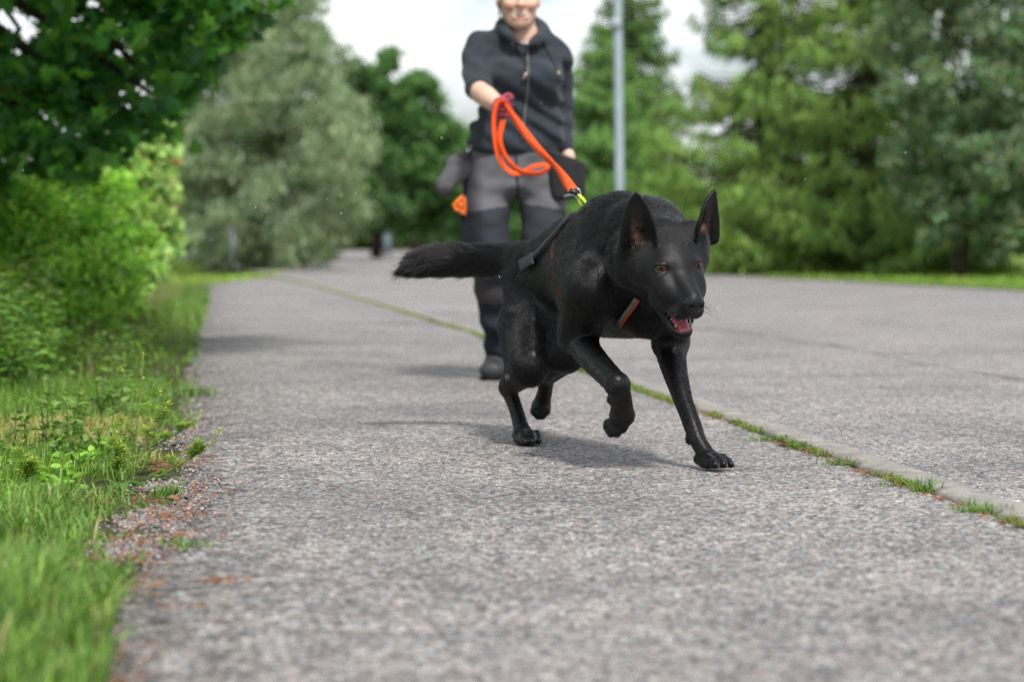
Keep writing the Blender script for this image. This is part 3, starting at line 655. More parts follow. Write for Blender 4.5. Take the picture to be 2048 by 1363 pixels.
# tongue of mown grass between path and side track, far verge
P = np.stack([rg.uniform(-9, -3.6, 16000), rg.uniform(29.5, 60, 16000), np.zeros(16000)], 1)
xl = np.interp(P[:, 1], [28.9, 31, 36.9, 41, 48, 56.6, 66], [-3.7, -3.8, -3.5, -3.8, -4.65, -5.5, -6.7]); P = P[P[:, 0] < xl-.05]; P[:, 2] = gz(P[:, 0], P[:, 1])-.01
blades('mown_grass', P, rg.uniform(.03, .08, len(P)), .02, [(.23, .36, .05), (.28, .40, .07), (.18, .30, .045)], rg, lean=.5)
P = np.stack([rg.uniform(1.5, 16, 20000), rg.uniform(24, 45, 20000), np.full(20000, .01)], 1)
xl = np.interp(P[:, 1], [25.6, 38, 50], [5.5, 3.15, 1.9]); P = P[P[:, 0] > xl+.02]
blades('lawn_grass', P, rg.uniform(.03, .09, len(P)), .018, [(.17, .28, .035), (.22, .32, .05), (.12, .22, .03)], rg, lean=.5)
# leafy herbs standing in the ditch
def herbs(name, n, y0, y1, dmin, dmax, hmax, seed, cols, lsz):
    rg = np.random.default_rng(seed); B = verge_pts(n, y0, y1, dmin, dmax, rg, .8); B = B[vnoise(B*[1, 1, 0], 2.2, seed, 3) > -.3]
    P = []; D = []; st = MB()
    for b in B:
        h = hmax*rg.uniform(.45, 1.15); ln = rg.normal(0, .12, 2); k = int(14+18*h/.4)
        t = rg.random(k)**.8; p = b+np.stack([ln[0]*t*h, ln[1]*t*h, t*h], 1); a = rg.uniform(0, 6.28, k)
        P.append(p); D.append(np.stack([np.cos(a), np.sin(a), rg.uniform(-.2, .8, k)], 1))
        if len(st.V) < 24000: st.tube([b, b+np.array([ln[0]*h, ln[1]*h, h])], [.003, .0015], 3, False)
    P = np.concatenate(P); D = nrm_rows(np.concatenate(D)); n = len(P)
    N_ = nrm_rows(np.array([0, 0, 1.0])+rg.normal(0, .45, (n, 3))); N_ = nrm_rows(N_-D*(N_*D).sum(1, keepdims=True))
    o = leaf_mesh(name, P, N_, D, lsz*rg.uniform(.5, 1.3, n), 1.35*tints(n, cols, rg, .2), OVAL, M_LEAF); o['kind'] = 'stuff'
    s = raw_mesh('herb_stems', np.array(st.V), st.F, mat('herb_stem', (.10, .14, .04), .6)); s['kind'] = 'stuff'
herbs('ditch_herbs', 900, 6.8, 11, .55, 1.9, .34, 61, [(.075, .16, .028), (.10, .20, .032), (.13, .23, .04)], .045)
herbs('meadow_herbs', 2000, 9.5, 22, .75, 3.6, .50, 62, [(.09, .18, .032), (.13, .24, .04), (.17, .27, .05), (.22, .26, .10)], .055)
herbs('low_herbs', 900, 5.6, 16, .18, 1.1, .15, 64, [(.085, .17, .028), (.12, .22, .035), (.16, .24, .06)], .03)
herbs('ground_leaves', 420, 3.0, 6.4, .25, .9, .04, 63, [(.18, .33, .05), (.22, .38, .06)], .03)
# --- named weeds
def stem_weed(base, h, lean, seed, name, label, cat, branch=5, leafc=((.20, .34, .06), (.25, .38, .07)), flower=(.42, .45, .06), lw=.014, whorl=.028):
    rg = np.random.default_rng(seed); base = np.asarray(base, float); root = empty(name, tuple(base), label, cat)
    st = MB(); P = []; D = []; FP = []
    top = base+np.array([lean[0], lean[1], h]); mid = base*.5+top*.5+np.array([.25*lean[0]+.006, 0, 0])
    def curve(a, m, b, n=12): return [a*(1-t)**2+2*m*t*(1-t)+b*t*t for t in np.linspace(0, 1, n)]
    main = curve(base, mid, top); st.tube(main, list(np.linspace(.0028, .0012, len(main))), 5)
    lines = [main]
    for k in range(branch):
        i = rg.integers(2, 8); a = rg.uniform(0, 6.28); L_ = h*rg.uniform(.15, .35); e = main[i]+np.array([math.cos(a)*L_*.55, math.sin(a)*L_*.55, L_*.8]); c = curve(main[i], (main[i]+e)/2+np.array([math.cos(a), math.sin(a), 0])*L_*.2, e, 7)
        st.tube(c, list(np.linspace(.0014, .0006, 7)), 4); lines.append(c)
    for li, ln in enumerate(lines):
        for j in range(1, len(ln)-1):
            if ln[j][2]-base[2] > h*.62 and li == 0:
                if j % 2: FP += [ln[j]+rg.normal(0, .0035, 3) for _ in range(6)]
                continue
            for q in range(7): a = 6.28*q/7+rg.random(); P.append(ln[j]); D.append((math.cos(a), math.sin(a), .35))
        FP += [ln[-1]+rg.normal(0, .004, 3) for _ in range(9)]
    st.build('stem', mat('weed_stem', (.16, .24, .05), .5), root)
    P = np.array(P); D = nrm_rows(np.array(D)); n = len(P); N_ = nrm_rows(np.array([0, 0, 1.0])+rg.normal(0, .2, (n, 3))); N_ = nrm_rows(N_-D*(N_*D).sum(1, keepdims=True))
    leaf_mesh('leaves', P, N_, D, whorl*rg.uniform(.6, 1.2, n), tints(n, leafc, rg, .15), SLIM, M_LEAF, root)
    FP = np.array(FP); n = len(FP); a, b, _ = rand_frames(n, rg, .5)
    leaf_mesh('flower_buds', FP, a, b, .0085*rg.uniform(.7, 1.3, n), tints(n, [flower], rg, .1), OVAL, M_LEAF, root)['kind'] = 'stuff'
    return root
B0 = gr(262, 965); B0[2] = -.03
def gbase(px, py): b = gr(px, py, -.02); b[2] = float(gz(b[0], b[1]))-.012; return b
stem_weed(gbase(258, 935), .285, (.035, 0), 71, 'bedstraw', 'tall thin bedstraw stem with tiny yellow-green buds, standing above the grass at the path edge', 'weed', 3)
stem_weed(gbase(280, 950), .20, (.05, .0), 72, 'bedstraw', 'shorter leafy bedstraw with a dense yellow bud head right beside the tallest stem', 'weed', 5)
stem_weed(gbase(235, 960), .14, (-.01, 0), 73, 'bedstraw', 'low bushy bedstraw just left of the tallest stem', 'weed', 6)
stem_weed(gbase(300, 960), .115, (.16, .02), 74, 'bedstraw', 'bedstraw sprawling sideways over the asphalt towards the path', 'weed', 6)
stem_weed(gbase(285, 900), .10, (.15, .05), 76, 'bedstraw', 'bedstraw sprawl farther back, tip reaching over the asphalt with a lone dry stalk', 'weed', 6)
stem_weed(gbase(60, 990), .13, (-.02, 0), 75, 'bedstraw', 'yellow-green flowering herb clump in the grass at the left edge', 'weed', 9)
def rosette(base, n, L_, seed, label):
    rg = np.random.default_rng(seed); root = empty('dandelion', tuple(base), label, 'dandelion')
    for k in range(n):
        a = 6.28*k/n+rg.normal(0, .3); d = np.array([math.cos(a), math.sin(a), 0]); s = np.array([-d[1], d[0], 0]); l_ = L_*rg.uniform(.7, 1.2); el = rg.uniform(.25, 1.0)
        V = []; q = np.linspace(0, 1, 15)
        for i, t in enumerate(q):
            c = base+d*l_*t*math.cos(el*.6)+np.array([0, 0, l_*(el*t-(.55+.5*el)*t*t*.9)+.004]); w_ = l_*(.04+.10*t**1.1*(1 if i % 2 else .55))*(1 if t < .86 else (1-t)/.14+.02)
            V += [c-s*w_+[0, 0, .12*w_], c, c+s*w_+[0, 0, .12*w_]]
        Fc = []
        for i in range(14):
            b = 3*i; Fc += [(b, b+1, b+4, b+3), (b+1, b+2, b+5, b+4)]
        V = np.array(V); V[:, 2] = np.maximum(V[:, 2], base[2]+.002+.0*V[:, 2])
        raw_mesh('leaf', V, np.array(Fc), M_LEAF, root, True, {'tint': ('COL', np.tile(tints(1, [(.10, .21, .035)], rg, .12), (len(V), 1)))})
    return root
rosette(gbase(240, 985), 13, .095, 81, 'dandelion rosette with toothed leaves at the foot of the tall bedstraw')
rosette(gbase(330, 955), 8, .075, 82, 'small dandelion rosette right of the big one, next to the asphalt')
rosette(gbase(95, 1040), 9, .085, 83, 'dandelion rosette in the grass left of the bare gravel patch')
# tufts on the path edge
def tuft(base, n, h, seed, label, name='grass_tuft', group=None, cat='grass tuft', w_=.0028, sp=.02, cols=GCOL[:3], lean=.8):
    rg = np.random.default_rng(seed); root = empty(name, tuple(base), label, cat, group)
    P = np.asarray(base)+rg.normal(0, 1, (n, 3))*[sp, sp*.8, 0]
    blades('blades', P, h*rg.uniform(.5, 1.2, n), w_, cols, rg, root, lean, kind=None)
    return root
tuft(gbase(335, 1000)+[0, 0, .01], 70, .04, 91, 'grass tuft at the asphalt edge just right of the gravel patch')
tuft(gr(395, 790), 160, .05, 92, 'low grass tuft growing on the path edge, farthest up the path', sp=.045)
tuft(gr(352, 850), 60, .04, 94, 'grass tuft on the crumbling asphalt behind the sprawling bedstraw', sp=.03)
tuft(gr(362, 1092), 60, .022, 93, 'tiny flat grass tuft on the asphalt near the orange needles', sp=.03)
# joint greenery: moss and short grass (uncountable) and the larger tufts
rg = np.random.default_rng(44)
Yj = np.concatenate([3.5+9*rg.random(9000)**1.1, 12+35*rg.random(5000)]); Xj = jx(Yj)+rg.normal(-.012, .011, len(Yj)); P = np.stack([Xj, Yj, np.zeros(len(Yj))], 1)
den = vnoise(np.stack([Yj, Yj*0, Yj*0], 1), 7, 55, 3); keep = (den > -.15) | (Yj > 8); P = P[keep]
blades('joint_grass', P, rg.uniform(.006, .020, len(P))*np.where(P[:, 1] > 9, 1.5, 1.25), np.where(P[:, 1] > 9, .008, .0028), [(.13, .20, .03), (.17, .22, .045), (.10, .17, .025), (.20, .17, .05)], rg, lean=.9)
JTU = [(1985, 1025, 150, .042, 'broad flat grass tuft in the kerb joint nearest the right edge'), (1905, 985, 60, .060, 'sparse grass tuft with two long upright blades in the kerb joint'), (1868, 972, 130, .024, 'low leafy tuft directly left of the one with two long blades'),
       (1752, 928, 120, .032, 'rounded grass tuft with fine seed stalks in the middle of the visible joint'), (1790, 950, 90, .016, 'small flat tuft just right of the rounded tuft'), (1658, 895, 40, .045, 'single upright sprig of grass in the joint'),
       (1578, 878, 150, .030, 'long low clump of grass in the joint, right of the reaching forepaw'), (1505, 850, 90, .020, 'farthest small clump of grass in the joint before it becomes a mossy line')]
for i, (x, y, n, h, lb) in enumerate(JTU):
    b = gr(x, y); b[0] = float(jx(b[1]))-.015; b[2] = -.003
    t = tuft(b, n, h*.8, 100+i, lb, group='grass tufts in the kerb joint', sp=.032 if n > 100 else .016, lean=1.2 if h < .045 else .7)
# fallen needles and small dry scraps
def needles(name, P, rg, L_=.016, cols=((.19, .085, .04), (.14, .065, .035), (.24, .13, .065))):
    n = len(P); a = rg.uniform(0, PI, n); d = np.stack([np.cos(a), np.sin(a), rg.normal(0, .15, n)], 1); s = np.stack([-d[:, 1], d[:, 0], np.zeros(n)], 1)
    l_ = L_*rg.uniform(.4, 1.3, n)[:, None]; w_ = .0013
    V = np.stack([P-d*l_/2-s*w_, P-d*l_/2+s*w_, P+d*l_/2+s*w_+[0, 0, .002], P+d*l_/2-s*w_+[0, 0, .002], P-d*l_/2+[0, 0, .0025], P+d*l_/2+[0, 0, .0045]], 1).reshape(-1, 3)
    tr = np.array([(0, 3, 5), (0, 5, 4), (1, 4, 5), (1, 5, 2)]); b = np.arange(n)[:, None, None]*6
    o = raw_mesh(name, V, (b+tr).reshape(-1, 3), foliage_needle, None, False, {'tint': ('COL', np.repeat(tints(n, cols, rg, .2), 6, 0))}); o['kind'] = 'stuff'
foliage_needle = foliage_mat('dry_needles', .7, .0, .2)
Pn = []
for (x, y, n, sx, sy) in ((345, 1030, 60, .05, .08), (300, 1075, 60, .06, .06), (380, 985, 20, .05, .05), (255, 1110, 50, .05, .06), (240, 1180, 35, .04, .12), (240, 1330, 30, .03, .12), (330, 925, 120, .05, .08), (430, 1165, 26, .02, .02), (350, 1215, 10, .02, .02), (290, 1000, 90, .1, .1)):
    b = gr(x, y, .0); q = b+rg.normal(0, 1, (n, 3))*[sx, sy, 0]; q[:, 2] = np.where(q[:, 0] < lex(q[:, 1])+.02, gz(q[:, 0], q[:, 1])+.004, .003); Pn.append(q)
Yq = 3.6+4.4*rg.random(420)**1.3; q = np.stack([jx(Yq)-.028+rg.normal(0, .012, len(Yq)), Yq, np.full(len(Yq), .003)], 1); q = q[vnoise(q*[0, 1, 0], 8, 60, 2) > -.2]; Pn.append(q)
needles('fallen_needles', np.concatenate(Pn), rg)
# loose gravel beside the asphalt
def gravel(name, P, r, rg, cols):
    n = len(P); oc = np.array([(1, 0, 0), (-1, 0, 0), (0, 1, 0), (0, -1, 0), (0, 0, 1), (0, 0, -1)], float)
    V = P[:, None]+oc[None]*r[:, None, None]*rg.uniform(.55, 1.25, (n, 6, 1))*[1, 1, .75]+rg.normal(0, .12, (n, 6, 3))*r[:, None, None]
    tr = np.array([(0, 2, 4), (2, 1, 4), (1, 3, 4), (3, 0, 4), (2, 0, 5), (1, 2, 5), (3, 1, 5), (0, 3, 5)]); b = np.arange(n)[:, None, None]*6
    o = raw_mesh(name, V.reshape(-1, 3), (b+tr).reshape(-1, 3), foliage_needle, None, False, {'tint': ('COL', np.repeat(tints(n, cols, rg, .2), 6, 0))}); o['kind'] = 'stuff'
Pg = []
for (x, y, n, sx, sy) in ((310, 1020, 1500, .05, .12), (270, 1080, 1000, .05, .10), (350, 960, 700, .05, .10), (360, 860, 700, .05, .35)):
    b = gr(x, y); q = b+rg.normal(0, 1, (n, 3))*[sx, sy, 0]; q[:, 2] = np.where(q[:, 0] < lex(q[:, 1])+.02, gz(q[:, 0], q[:, 1])-.004, -.001); Pg.append(q)
Ye = 2.5+8*rg.random(5200)**1.2; q = np.stack([np.array([path_left(y) for y in Ye])+rg.normal(-.004, .016, len(Ye)), Ye, np.zeros(len(Ye))], 1); q[:, 2] = rg.uniform(-.016, -.004, len(Ye)); Pg.append(q)
Pg = np.concatenate(Pg); gravel('loose_gravel', Pg, rg.uniform(.0022, .0052, len(Pg)), rg, [(.24, .22, .22), (.16, .15, .16), (.36, .33, .32), (.34, .20, .15), (.10, .10, .11)])
# ============================================================ the black shepherd dog
def build_dog():
    HD = nrm((math.sin(math.radians(22)), -math.cos(math.radians(22)), 0)); LD = np.array([-HD[1], HD[0], 0]); UP = np.array([0, 0, 1.0])
    BK = -HD
    S = SDF(.003)
    c = lambda x, y, z: np.array([x, y, z], float)
    body = (.022, .30); 
    # --- trunk
    st = [(c(.052, 6.72, .445), .062, .062), (c(.088, 6.62, .438), .096, .122), (c(.165, 6.42, .486), .088, .128), (c(.222, 6.27, .470), .108, .164), (c(.285, 6.11, .475), .120, .174), (c(.325, 5.99, .448), .100, .140)]
    sA = np.array([a for a, _, _ in st]); sv = (sA-sA[0])@HD; tt = np.linspace(-.10, sv[-1]+.10, 400)
    tab = [np.interp(tt, sv, arr) for arr in (sA[:, 0], sA[:, 1], sA[:, 2], np.array([q[1] for q in st]), np.array([q[2] for q in st]))]
    kk = np.hanning(61); kk /= kk.sum()
    tab = [np.convolve(np.pad(a, 30, mode='edge'), kk, 'valid') for a in tab]
    def trunk(X):
        v = (X-sA[0])@HD; vc = np.clip(v, 0, sv[-1]); e = v-vc
        cx, cy, cz, ww, hh = [np.interp(vc, tt, a) for a in tab]
        dl = (X[..., 0]-cx)*LD[0]+(X[..., 1]-cy)*LD[1]; du = X[..., 2]-cz
        m = np.minimum(ww, hh); e = e/m
        # section a little narrower below than above: deep keel of the chest
        ww = ww*(1-.16*np.clip(-du/hh, 0, 1)**2)
        k0 = np.sqrt((dl/ww)**2+(du/hh)**2+e**2); k1 = np.sqrt((dl/ww**2)**2+(du/hh**2)**2+(e/m)**2)
        return k0*(k0-1)/(k1+1e-6)
    S.raw(trunk, c(-.12, 5.80, .25), c(.50, 6.85, .70), k=.03, flow=nrm(BK+.12*-UP), fur=(.017, .17))
    S.ell(c(.255, 6.16, .611), (.048, .10, .042), np.stack([LD, HD, UP], 1), k=.06, flow=nrm(BK-UP*.05), fur=(.024, .2))   # withers
    S.ell(c(.345, 5.945, .415), (.070, .050, .085), np.stack([LD, HD, UP], 1), k=.05, flow=nrm(-UP+.2*BK), fur=(.028, .25)) # forechest
    S.ell(c(.22, 6.25, .37), (.06, .16, .045), np.stack([LD, HD, UP], 1), k=.05, flow=nrm(BK-UP*.3), fur=(.026, .25))
    # --- head frame
    ya, pi_, ro = math.radians(24), math.radians(29), math.radians(4)
    f = np.array([math.sin(ya)*math.cos(pi_), -math.cos(ya)*math.cos(pi_), -math.sin(pi_)])
    l = np.array([math.cos(ya), math.sin(ya), 0]); u = np.cross(f, l)
    l, u = l*math.cos(ro)+u*math.sin(ro), u*math.cos(ro)-l*math.sin(ro)
    R = np.stack([l, f, u], 1); O = at(1356.5, 534, 5.66)
    H = lambda x, y, z: O+R@np.array([x, y, z])
    # --- neck
    sk = H(0, -.10, -.01)
    nf = nrm(nrm(st[4][0]-sk)*.9-UP*.35)
    S.seg(c(.288, 6.06, .545), c(.328, 5.92, .540), (.100, .106), (.094, .100), side=LD, k=.06, flow=nf, fur=(.028, .19))
    S.seg(c(.328, 5.92, .540), sk, (.094, .100), (.074, .074), side=LD, k=.05, flow=nf, fur=(.024, .19))
    S.seg(H(0, -.09, -.06), c(.338, 5.93, .46), .058, .085, k=.04, flow=nrm(-UP+BK*.3), fur=(.028, .28))
    S.ell(H(-.072, -.135, -.05), (.026, .055, .055), R, k=.05, flow=nrm(-UP+.6*BK), fur=(.026, .36))   # ruff
    S.ell(H(.072, -.135, -.05), (.026, .055, .055), R, k=.05, flow=nrm(-UP+.6*BK), fur=(.026, .36))
    # --- shoulders and forelegs (right foreleg lifted, left one reaching)
    dn = -UP
    S.seg(at(1232, 440, 6.06), at(1186, 575, 5.93), (.045, .06), (.062, .062), side=LD, k=.04, flow=nrm(dn+BK*.4), fur=(.018, .22), w=1.5)
    S.seg(at(1186, 575, 5.93), at(1157, 662, 6.02), .064, .052, k=.035, flow=nrm(dn+BK*.3), fur=(.014, .2), w=1.5)
    S.seg(at(1330, 470, 6.10), at(1338, 600, 5.98), (.045, .06), (.060, .058), side=LD, k=.04, flow=nrm(dn+BK*.4), fur=(.018, .22), w=1.5)
    S.seg(at(1338, 600, 5.98), at(1342, 680, 6.03), .060, .044, k=.035, flow=nrm(dn+BK*.3), fur=(.014, .2), w=1.5)
    lg = dict(k=.013, fur=(.0090, .11), w=2.5)
    S.chain([at(1157, 668, 6.03), at(1176, 705, 5.95), at(1208, 741, 5.82), at(1232, 766, 5.74)], [.044, .035, .030, .0275], **lg)
    S.ell(at(1144, 682, 6.05), .026, k=.03, fur=(.012, .3), flow=dn, w=2)       # point of the elbow
    S.chain([at(1236, 770, 5.74), at(1242, 800, 5.78), at(1245, 828, 5.83)], [.0265, .0255, .0275], **lg)
    S.chain([at(1244, 830, 5.84), at(1236, 847, 5.86), at(1227, 862, 5.88)], [.0275, .0235, .014], **lg)
    # toes of the lifted forepaw, curled under
    for (x, y, Y, r) in ((1216, 850, 5.86, .0125), (1222, 861, 5.85, .0125), (1234, 861, 5.84, .0125), (1246, 852, 5.84, .012)):
        S.ell(at(x, y, Y), (r*.9, r, r*1.25), k=.008, fur=(.005, .14), flow=dn, w=3)
    S.ell(at(1220, 797, 5.79), (.007, .007, .011), k=.008, fur=(.005, .2), flow=dn, w=2)
    S.chain([at(1342, 682, 6.03), at(1345, 722, 5.99), at(1361, 782, 5.91), at(1373, 818, 5.87), at(1385, 850, 5.84), at(1396, 880, 5.82), at(1412, 908, 5.80)],
            [.043, .034, .0245, .0212, .0215, .0195, .0205], **lg)
    S.ell(at(1331, 694, 6.06), .024, k=.03, fur=(.014, .3), flow=dn, w=2)
    S.ell(at(1378, 876, 5.835), (.008, .010, .014), k=.008, fur=(.006, .2), flow=dn, w=2)  # stopper pad
    S.ell(at(1424, 916, 5.785), (.026, .030, .016), k=.012, fur=(.006, .14), flow=nrm((.4, -.6, -.4)), w=2.5)
    PAW = [(1409, 926, 5.775, .0135), (1424, 924, 5.735, .0145), (1441, 923, 5.735, .0145), (1455, 924, 5.765, .0125)]
    for (x, y, Y, r) in PAW:
        p = at(x, y, Y); p[2] = max(p[2], r*1.0+.003)
        S.seg(p+np.array([-.012, .022, .008]), p, r*.95, r, k=.005, fur=(.005, .14), flow=nrm((.4, -.6, -.4)), w=3)
        S.ell(p+np.array([.006, -.014, -.004]), (r*.72, r*.8, r*.7), k=.005, fur=(.004, .14), flow=nrm((.4, -.6, -.4)), w=3)
    # --- hindquarters
    S.seg(at(1078, 560, 6.62), at(1060, 640, 6.56), (.085, .115), (.070, .100), side=LD, k=.04, flow=nrm(dn+BK*.2), fur=(.022, .25), w=1.5)
    S.seg(at(1056, 640, 6.56), at(1062, 728, 6.42), (.062, .098), (.050, .056), side=LD, k=.03, flow=nrm(dn+HD*.1), fur=(.015, .22), w=1.5)
    S.seg(at(1040, 655, 6.64), at(1040, 730, 6.56), (.050, .05), (.040, .045), side=LD, k=.04, flow=nrm(dn), fur=(.018, .22), w=1.5)
    S.seg(at(1056, 732, 6.42), at(1019, 770, 6.63), (.046, .050), (.022, .026), side=LD, k=.02, flow=nrm(dn+BK*.6), fur=(.010, .2), w=2)
    S.ell(at(1013, 772, 6.65), (.018, .022, .022), k=.012, fur=(.008, .2), flow=dn, w=2)
    S.chain([at(1016, 776, 6.645), at(1030, 812, 6.60), at(1040, 846, 6.55), at(1046, 866, 6.52)], [.0215, .0185, .0195, .024], **lg)
    S.ell(at(1053, 874, 6.49), (.034, .040, .022), k=.012, fur=(.006, .14), flow=nrm((.2, -.7, -.4)), w=2.5)
    HP = [(1037, 880, 6.46, .0135), (1049, 879, 6.43, .0145), (1063, 879, 6.43, .0145), (1075, 880, 6.455, .0135)]
    for (x, y, Y, r) in HP:
        p = at(x, y, Y); p[2] = max(p[2], r+.003)
        S.seg(p+np.array([-.003, .024, .010]), p, r, r*1.02, k=.005, fur=(.005, .14), flow=nrm((.1, -.6, -.4)), w=3)
        S.ell(p+np.array([.002, -.014, -.003]), (r*.74, r*.8, r*.72), k=.005, fur=(.004, .14), flow=nrm((.1, -.6, -.4)), w=3)
    # left hind leg, pushing off behind
    S.seg(at(1120, 575, 6.60), at(1134, 698, 6.43), (.070, .100), (.050, .062), side=LD, k=.04, flow=nrm(dn), fur=(.016, .22), w=1.5)
    S.seg(at(1134, 708, 6.42), at(1096, 748, 6.72), (.045, .044), (.024, .027), side=LD, k=.02, flow=nrm(dn+BK*.5), fur=(.010, .2), w=2)
    S.chain([at(1094, 748, 6.73), at(1090, 780, 6.77), at(1084, 806, 6.80)], [.0235, .0200, .0235], **lg)
    S.ell(at(1081, 816, 6.80), (.026, .026, .024), k=.012, fur=(.006, .2), flow=dn, w=2.5)
    for (x, y) in ((1069, 822), (1076, 829), (1085, 829), (1093, 821)):
        S.ell(at(x, y, 6.785), (.0115, .014, .0135), k=.006, fur=(.005, .14), flow=dn, w=3)
    # --- tail
    tp = [at(1052, 520, 6.70), at(1020, 517, 6.78), at(980, 519, 6.83), at(930, 519, 6.87), at(880, 520, 6.88), at(838, 527, 6.86), at(812, 538, 6.84)]
    tr = [.046, .039, .041, .043, .041, .032, .012]
    S.chain(tp, tr, k=.02, fur=(.044, .12), w=2)
    # --- head
    hb = dict(k=.016, w=4)
    bk = nrm(-f+.1*u)
    S.ell(H(0, -.078, .002), (.066, .086, .056), R, flow=bk, fur=(.011, .12), **hb)
    S.ell(H(0, -.02, .000), (.044, .050, .034), R, flow=bk, fur=(.009, .12), **hb)
    for s in (-1, 1):
        S.ell(H(s*.030, -.012, .010), (.021, .022, .015), R, flow=bk, fur=(.007, .11), **hb)
        S.ell(H(s*.053, -.070, -.030), (.037, .058, .050), R, flow=bk, fur=(.009, .18), **hb)
        S.ell(H(s*.044, -.020, -.034), (.025, .060, .036), R, flow=bk, fur=(.009, .12), k=.03, w=4)
        S.ell(H(s*.068+(.010 if s > 0 else 0), -.106, .008), (.034, .032, .040), R, flow=bk, fur=(.012, .25), **hb)
    for s in (-1, 1): S.ell(H(s*.034, .024, -.046), (.023, .046, .028), R, k=.03, flow=bk, fur=(.007, .11), w=4)
    S.seg(H(0, -.01, -.034), H(0, .086, -.048), (.045, .040), (.0315, .0300), side=l, flow=bk, fur=(.0065, .10), **hb)
    S.seg(H(0, -.015, .006), H(0, .098, -.020), (.022, .011), (.015, .010), side=l, flow=bk, fur=(.006, .10), **hb)
    for s in (-1, 1):
        S.seg(H(s*.034, -.006, -.086), H(s*.0190, .085, -.071), .021, .0180, flow=bk, fur=(.0065, .10), **hb)
        # lips of the lower jaw
        S.seg(H(s*.037, -.025, -.097), H(s*.017, .070, -.129), .011, .010, flow=bk, fur=(.004, .14), k=.01, w=4)
    S.seg(H(0, -.05, -.088), H(.002, .074, -.138), (.034, .020), (.017, .012), side=l, flow=bk, fur=(.005, .16), k=.012, w=4)
    S.ell(H(.002, .077, -.134), (.019, .013, .013), R, flow=bk, fur=(.004, .14), k=.01, w=4)
    S.ell(H(.080, -.086, -.006), (.026, .044, .046), R, flow=bk, fur=(.012, .22), k=.05, w=4)
    # mouth hollow between the jaws
    S.seg(H(0, .0, -.106), H(0, .10, -.110), (.027, .005), (.019, .0135), side=l, k=.006, op='-')
    S.seg(H(0, .01, -.104), H(0, .068, -.123), (.022, .008), (.012, .006), side=l, k=.005, op='-')
    # nose pad
    S.ell(H(0, .104, -.036), (.0250, .018, .0205), R, k=.006, fur=(0, .1), flow=bk, w=8)
    for s in (-1, 1):
        S.ell(H(s*.013, .106, -.040), (.011, .014, .012), R, k=.004, fur=(0, .1), flow=bk, w=8)
        S.seg(H(s*.0105, .122, -.038), H(s*.0165, .110, -.038), .0042, .0030, k=.003, op='-')
    S.seg(H(0, .123, -.040), H(0, .112, -.066), .0012, .0012, k=.004, op='-')
    # eye sockets and lids
    EY = {}
    for s in (-1, 1):
        ed = nrm((s*.46, .82, .34)); e0 = np.array([s*.0455, .001, .002]); EY[s] = (H(*e0), R@ed)
        S.ell(H(*(e0+ed*.015)), (.0165, .016, .0115), R, k=.008, op='-')
        ex = nrm(np.cross(ed, (0, 0, 1))); ez = np.cross(ex, ed)
        for sg, hh, rr in ((1, .0097, .0032), (-1, .0092, .0025)):
            pts = []
            for q in np.linspace(-1, 1, 7):
                a = q*1.45; x = math.sin(a)*.0150; z = sg*math.cos(a)*hh+ (.0015*q*(-s if ed[0] else 1))
                y = math.sqrt(max(.0165**2-x*x-z*z, 1e-6))
                pts.append(H(*(e0-ed*.004+ex*x+ez*z+ed*y)))
            S.chain(pts, [rr]*7, k=.004, fur=(0.0, .1), flow=bk, w=6)
    # ears: cupped leaves
    EARS = []
    for s in (-1, 1):
        B = np.array([.085 if s > 0 else -.072, -.080, .026]); T = np.array([.118 if s > 0 else -.088, -.106, .142 if s > 0 else .148])
        ax = nrm(T-B); Hh = np.linalg.norm(T-B)
        fc = np.array([s*.38, .9, .0]); fc = nrm(fc-ax*(fc@ax)); wd = np.cross(ax, fc)
        EARS.append((s, B, ax, fc, wd, Hh))
        def earf(X, B=B, ax=ax, fc=fc, wd=wd, Hh=Hh):
            q = (X-O)@R-B
            v = q@ax/Hh; t = q@wd; n = q@fc
            vv = np.clip(v, -.3, 1)
            wv = (1+2.4*np.minimum(vv, 0))*.0430*np.power(np.clip(1-np.clip(vv, 0, 1)**1.7, 0, 1), .70)*(1+.10*np.sin(np.clip(vv, 0, 1)*PI))
            n0 = .030*(1-.80*np.clip(vv, 0, 1))*(t/.041)**2-.006+.006*vv
            sh = np.abs(n-n0)*.85; e = np.maximum(np.abs(t)-wv+.004, np.maximum(v-1, -v-.24)*Hh)
            return np.hypot(np.maximum(sh, 0), np.maximum(e, 0))+np.minimum(np.maximum(e, -.004), 0)*0-.0042
        lo = H(*B); hi = H(*T); 
        S.raw(earf, np.minimum(lo, hi)-.06, np.maximum(lo, hi)+.06, k=.008, flow=R@ax, fur=(.0045, .12), w=5)
    # muscles and folds
    V, Q = S.mesh()
    V = relax(V, Q, 4, .5)
    Nn = vnormals(V, Q)
    FL, FU = S.field(V)
    FL = FL-Nn*(FL*Nn).sum(1, keepdims=True); FL /= np.linalg.norm(FL, axis=1, keepdims=True)+1e-9
    # --- colour of bare skin parts
    Lc = (V-O)@R
    col = np.tile([.0035, .0034, .0037], (len(V), 1)); rough = np.where(np.linalg.norm(V-O, axis=1) < .16, .54, .40); bare = np.zeros(len(V))
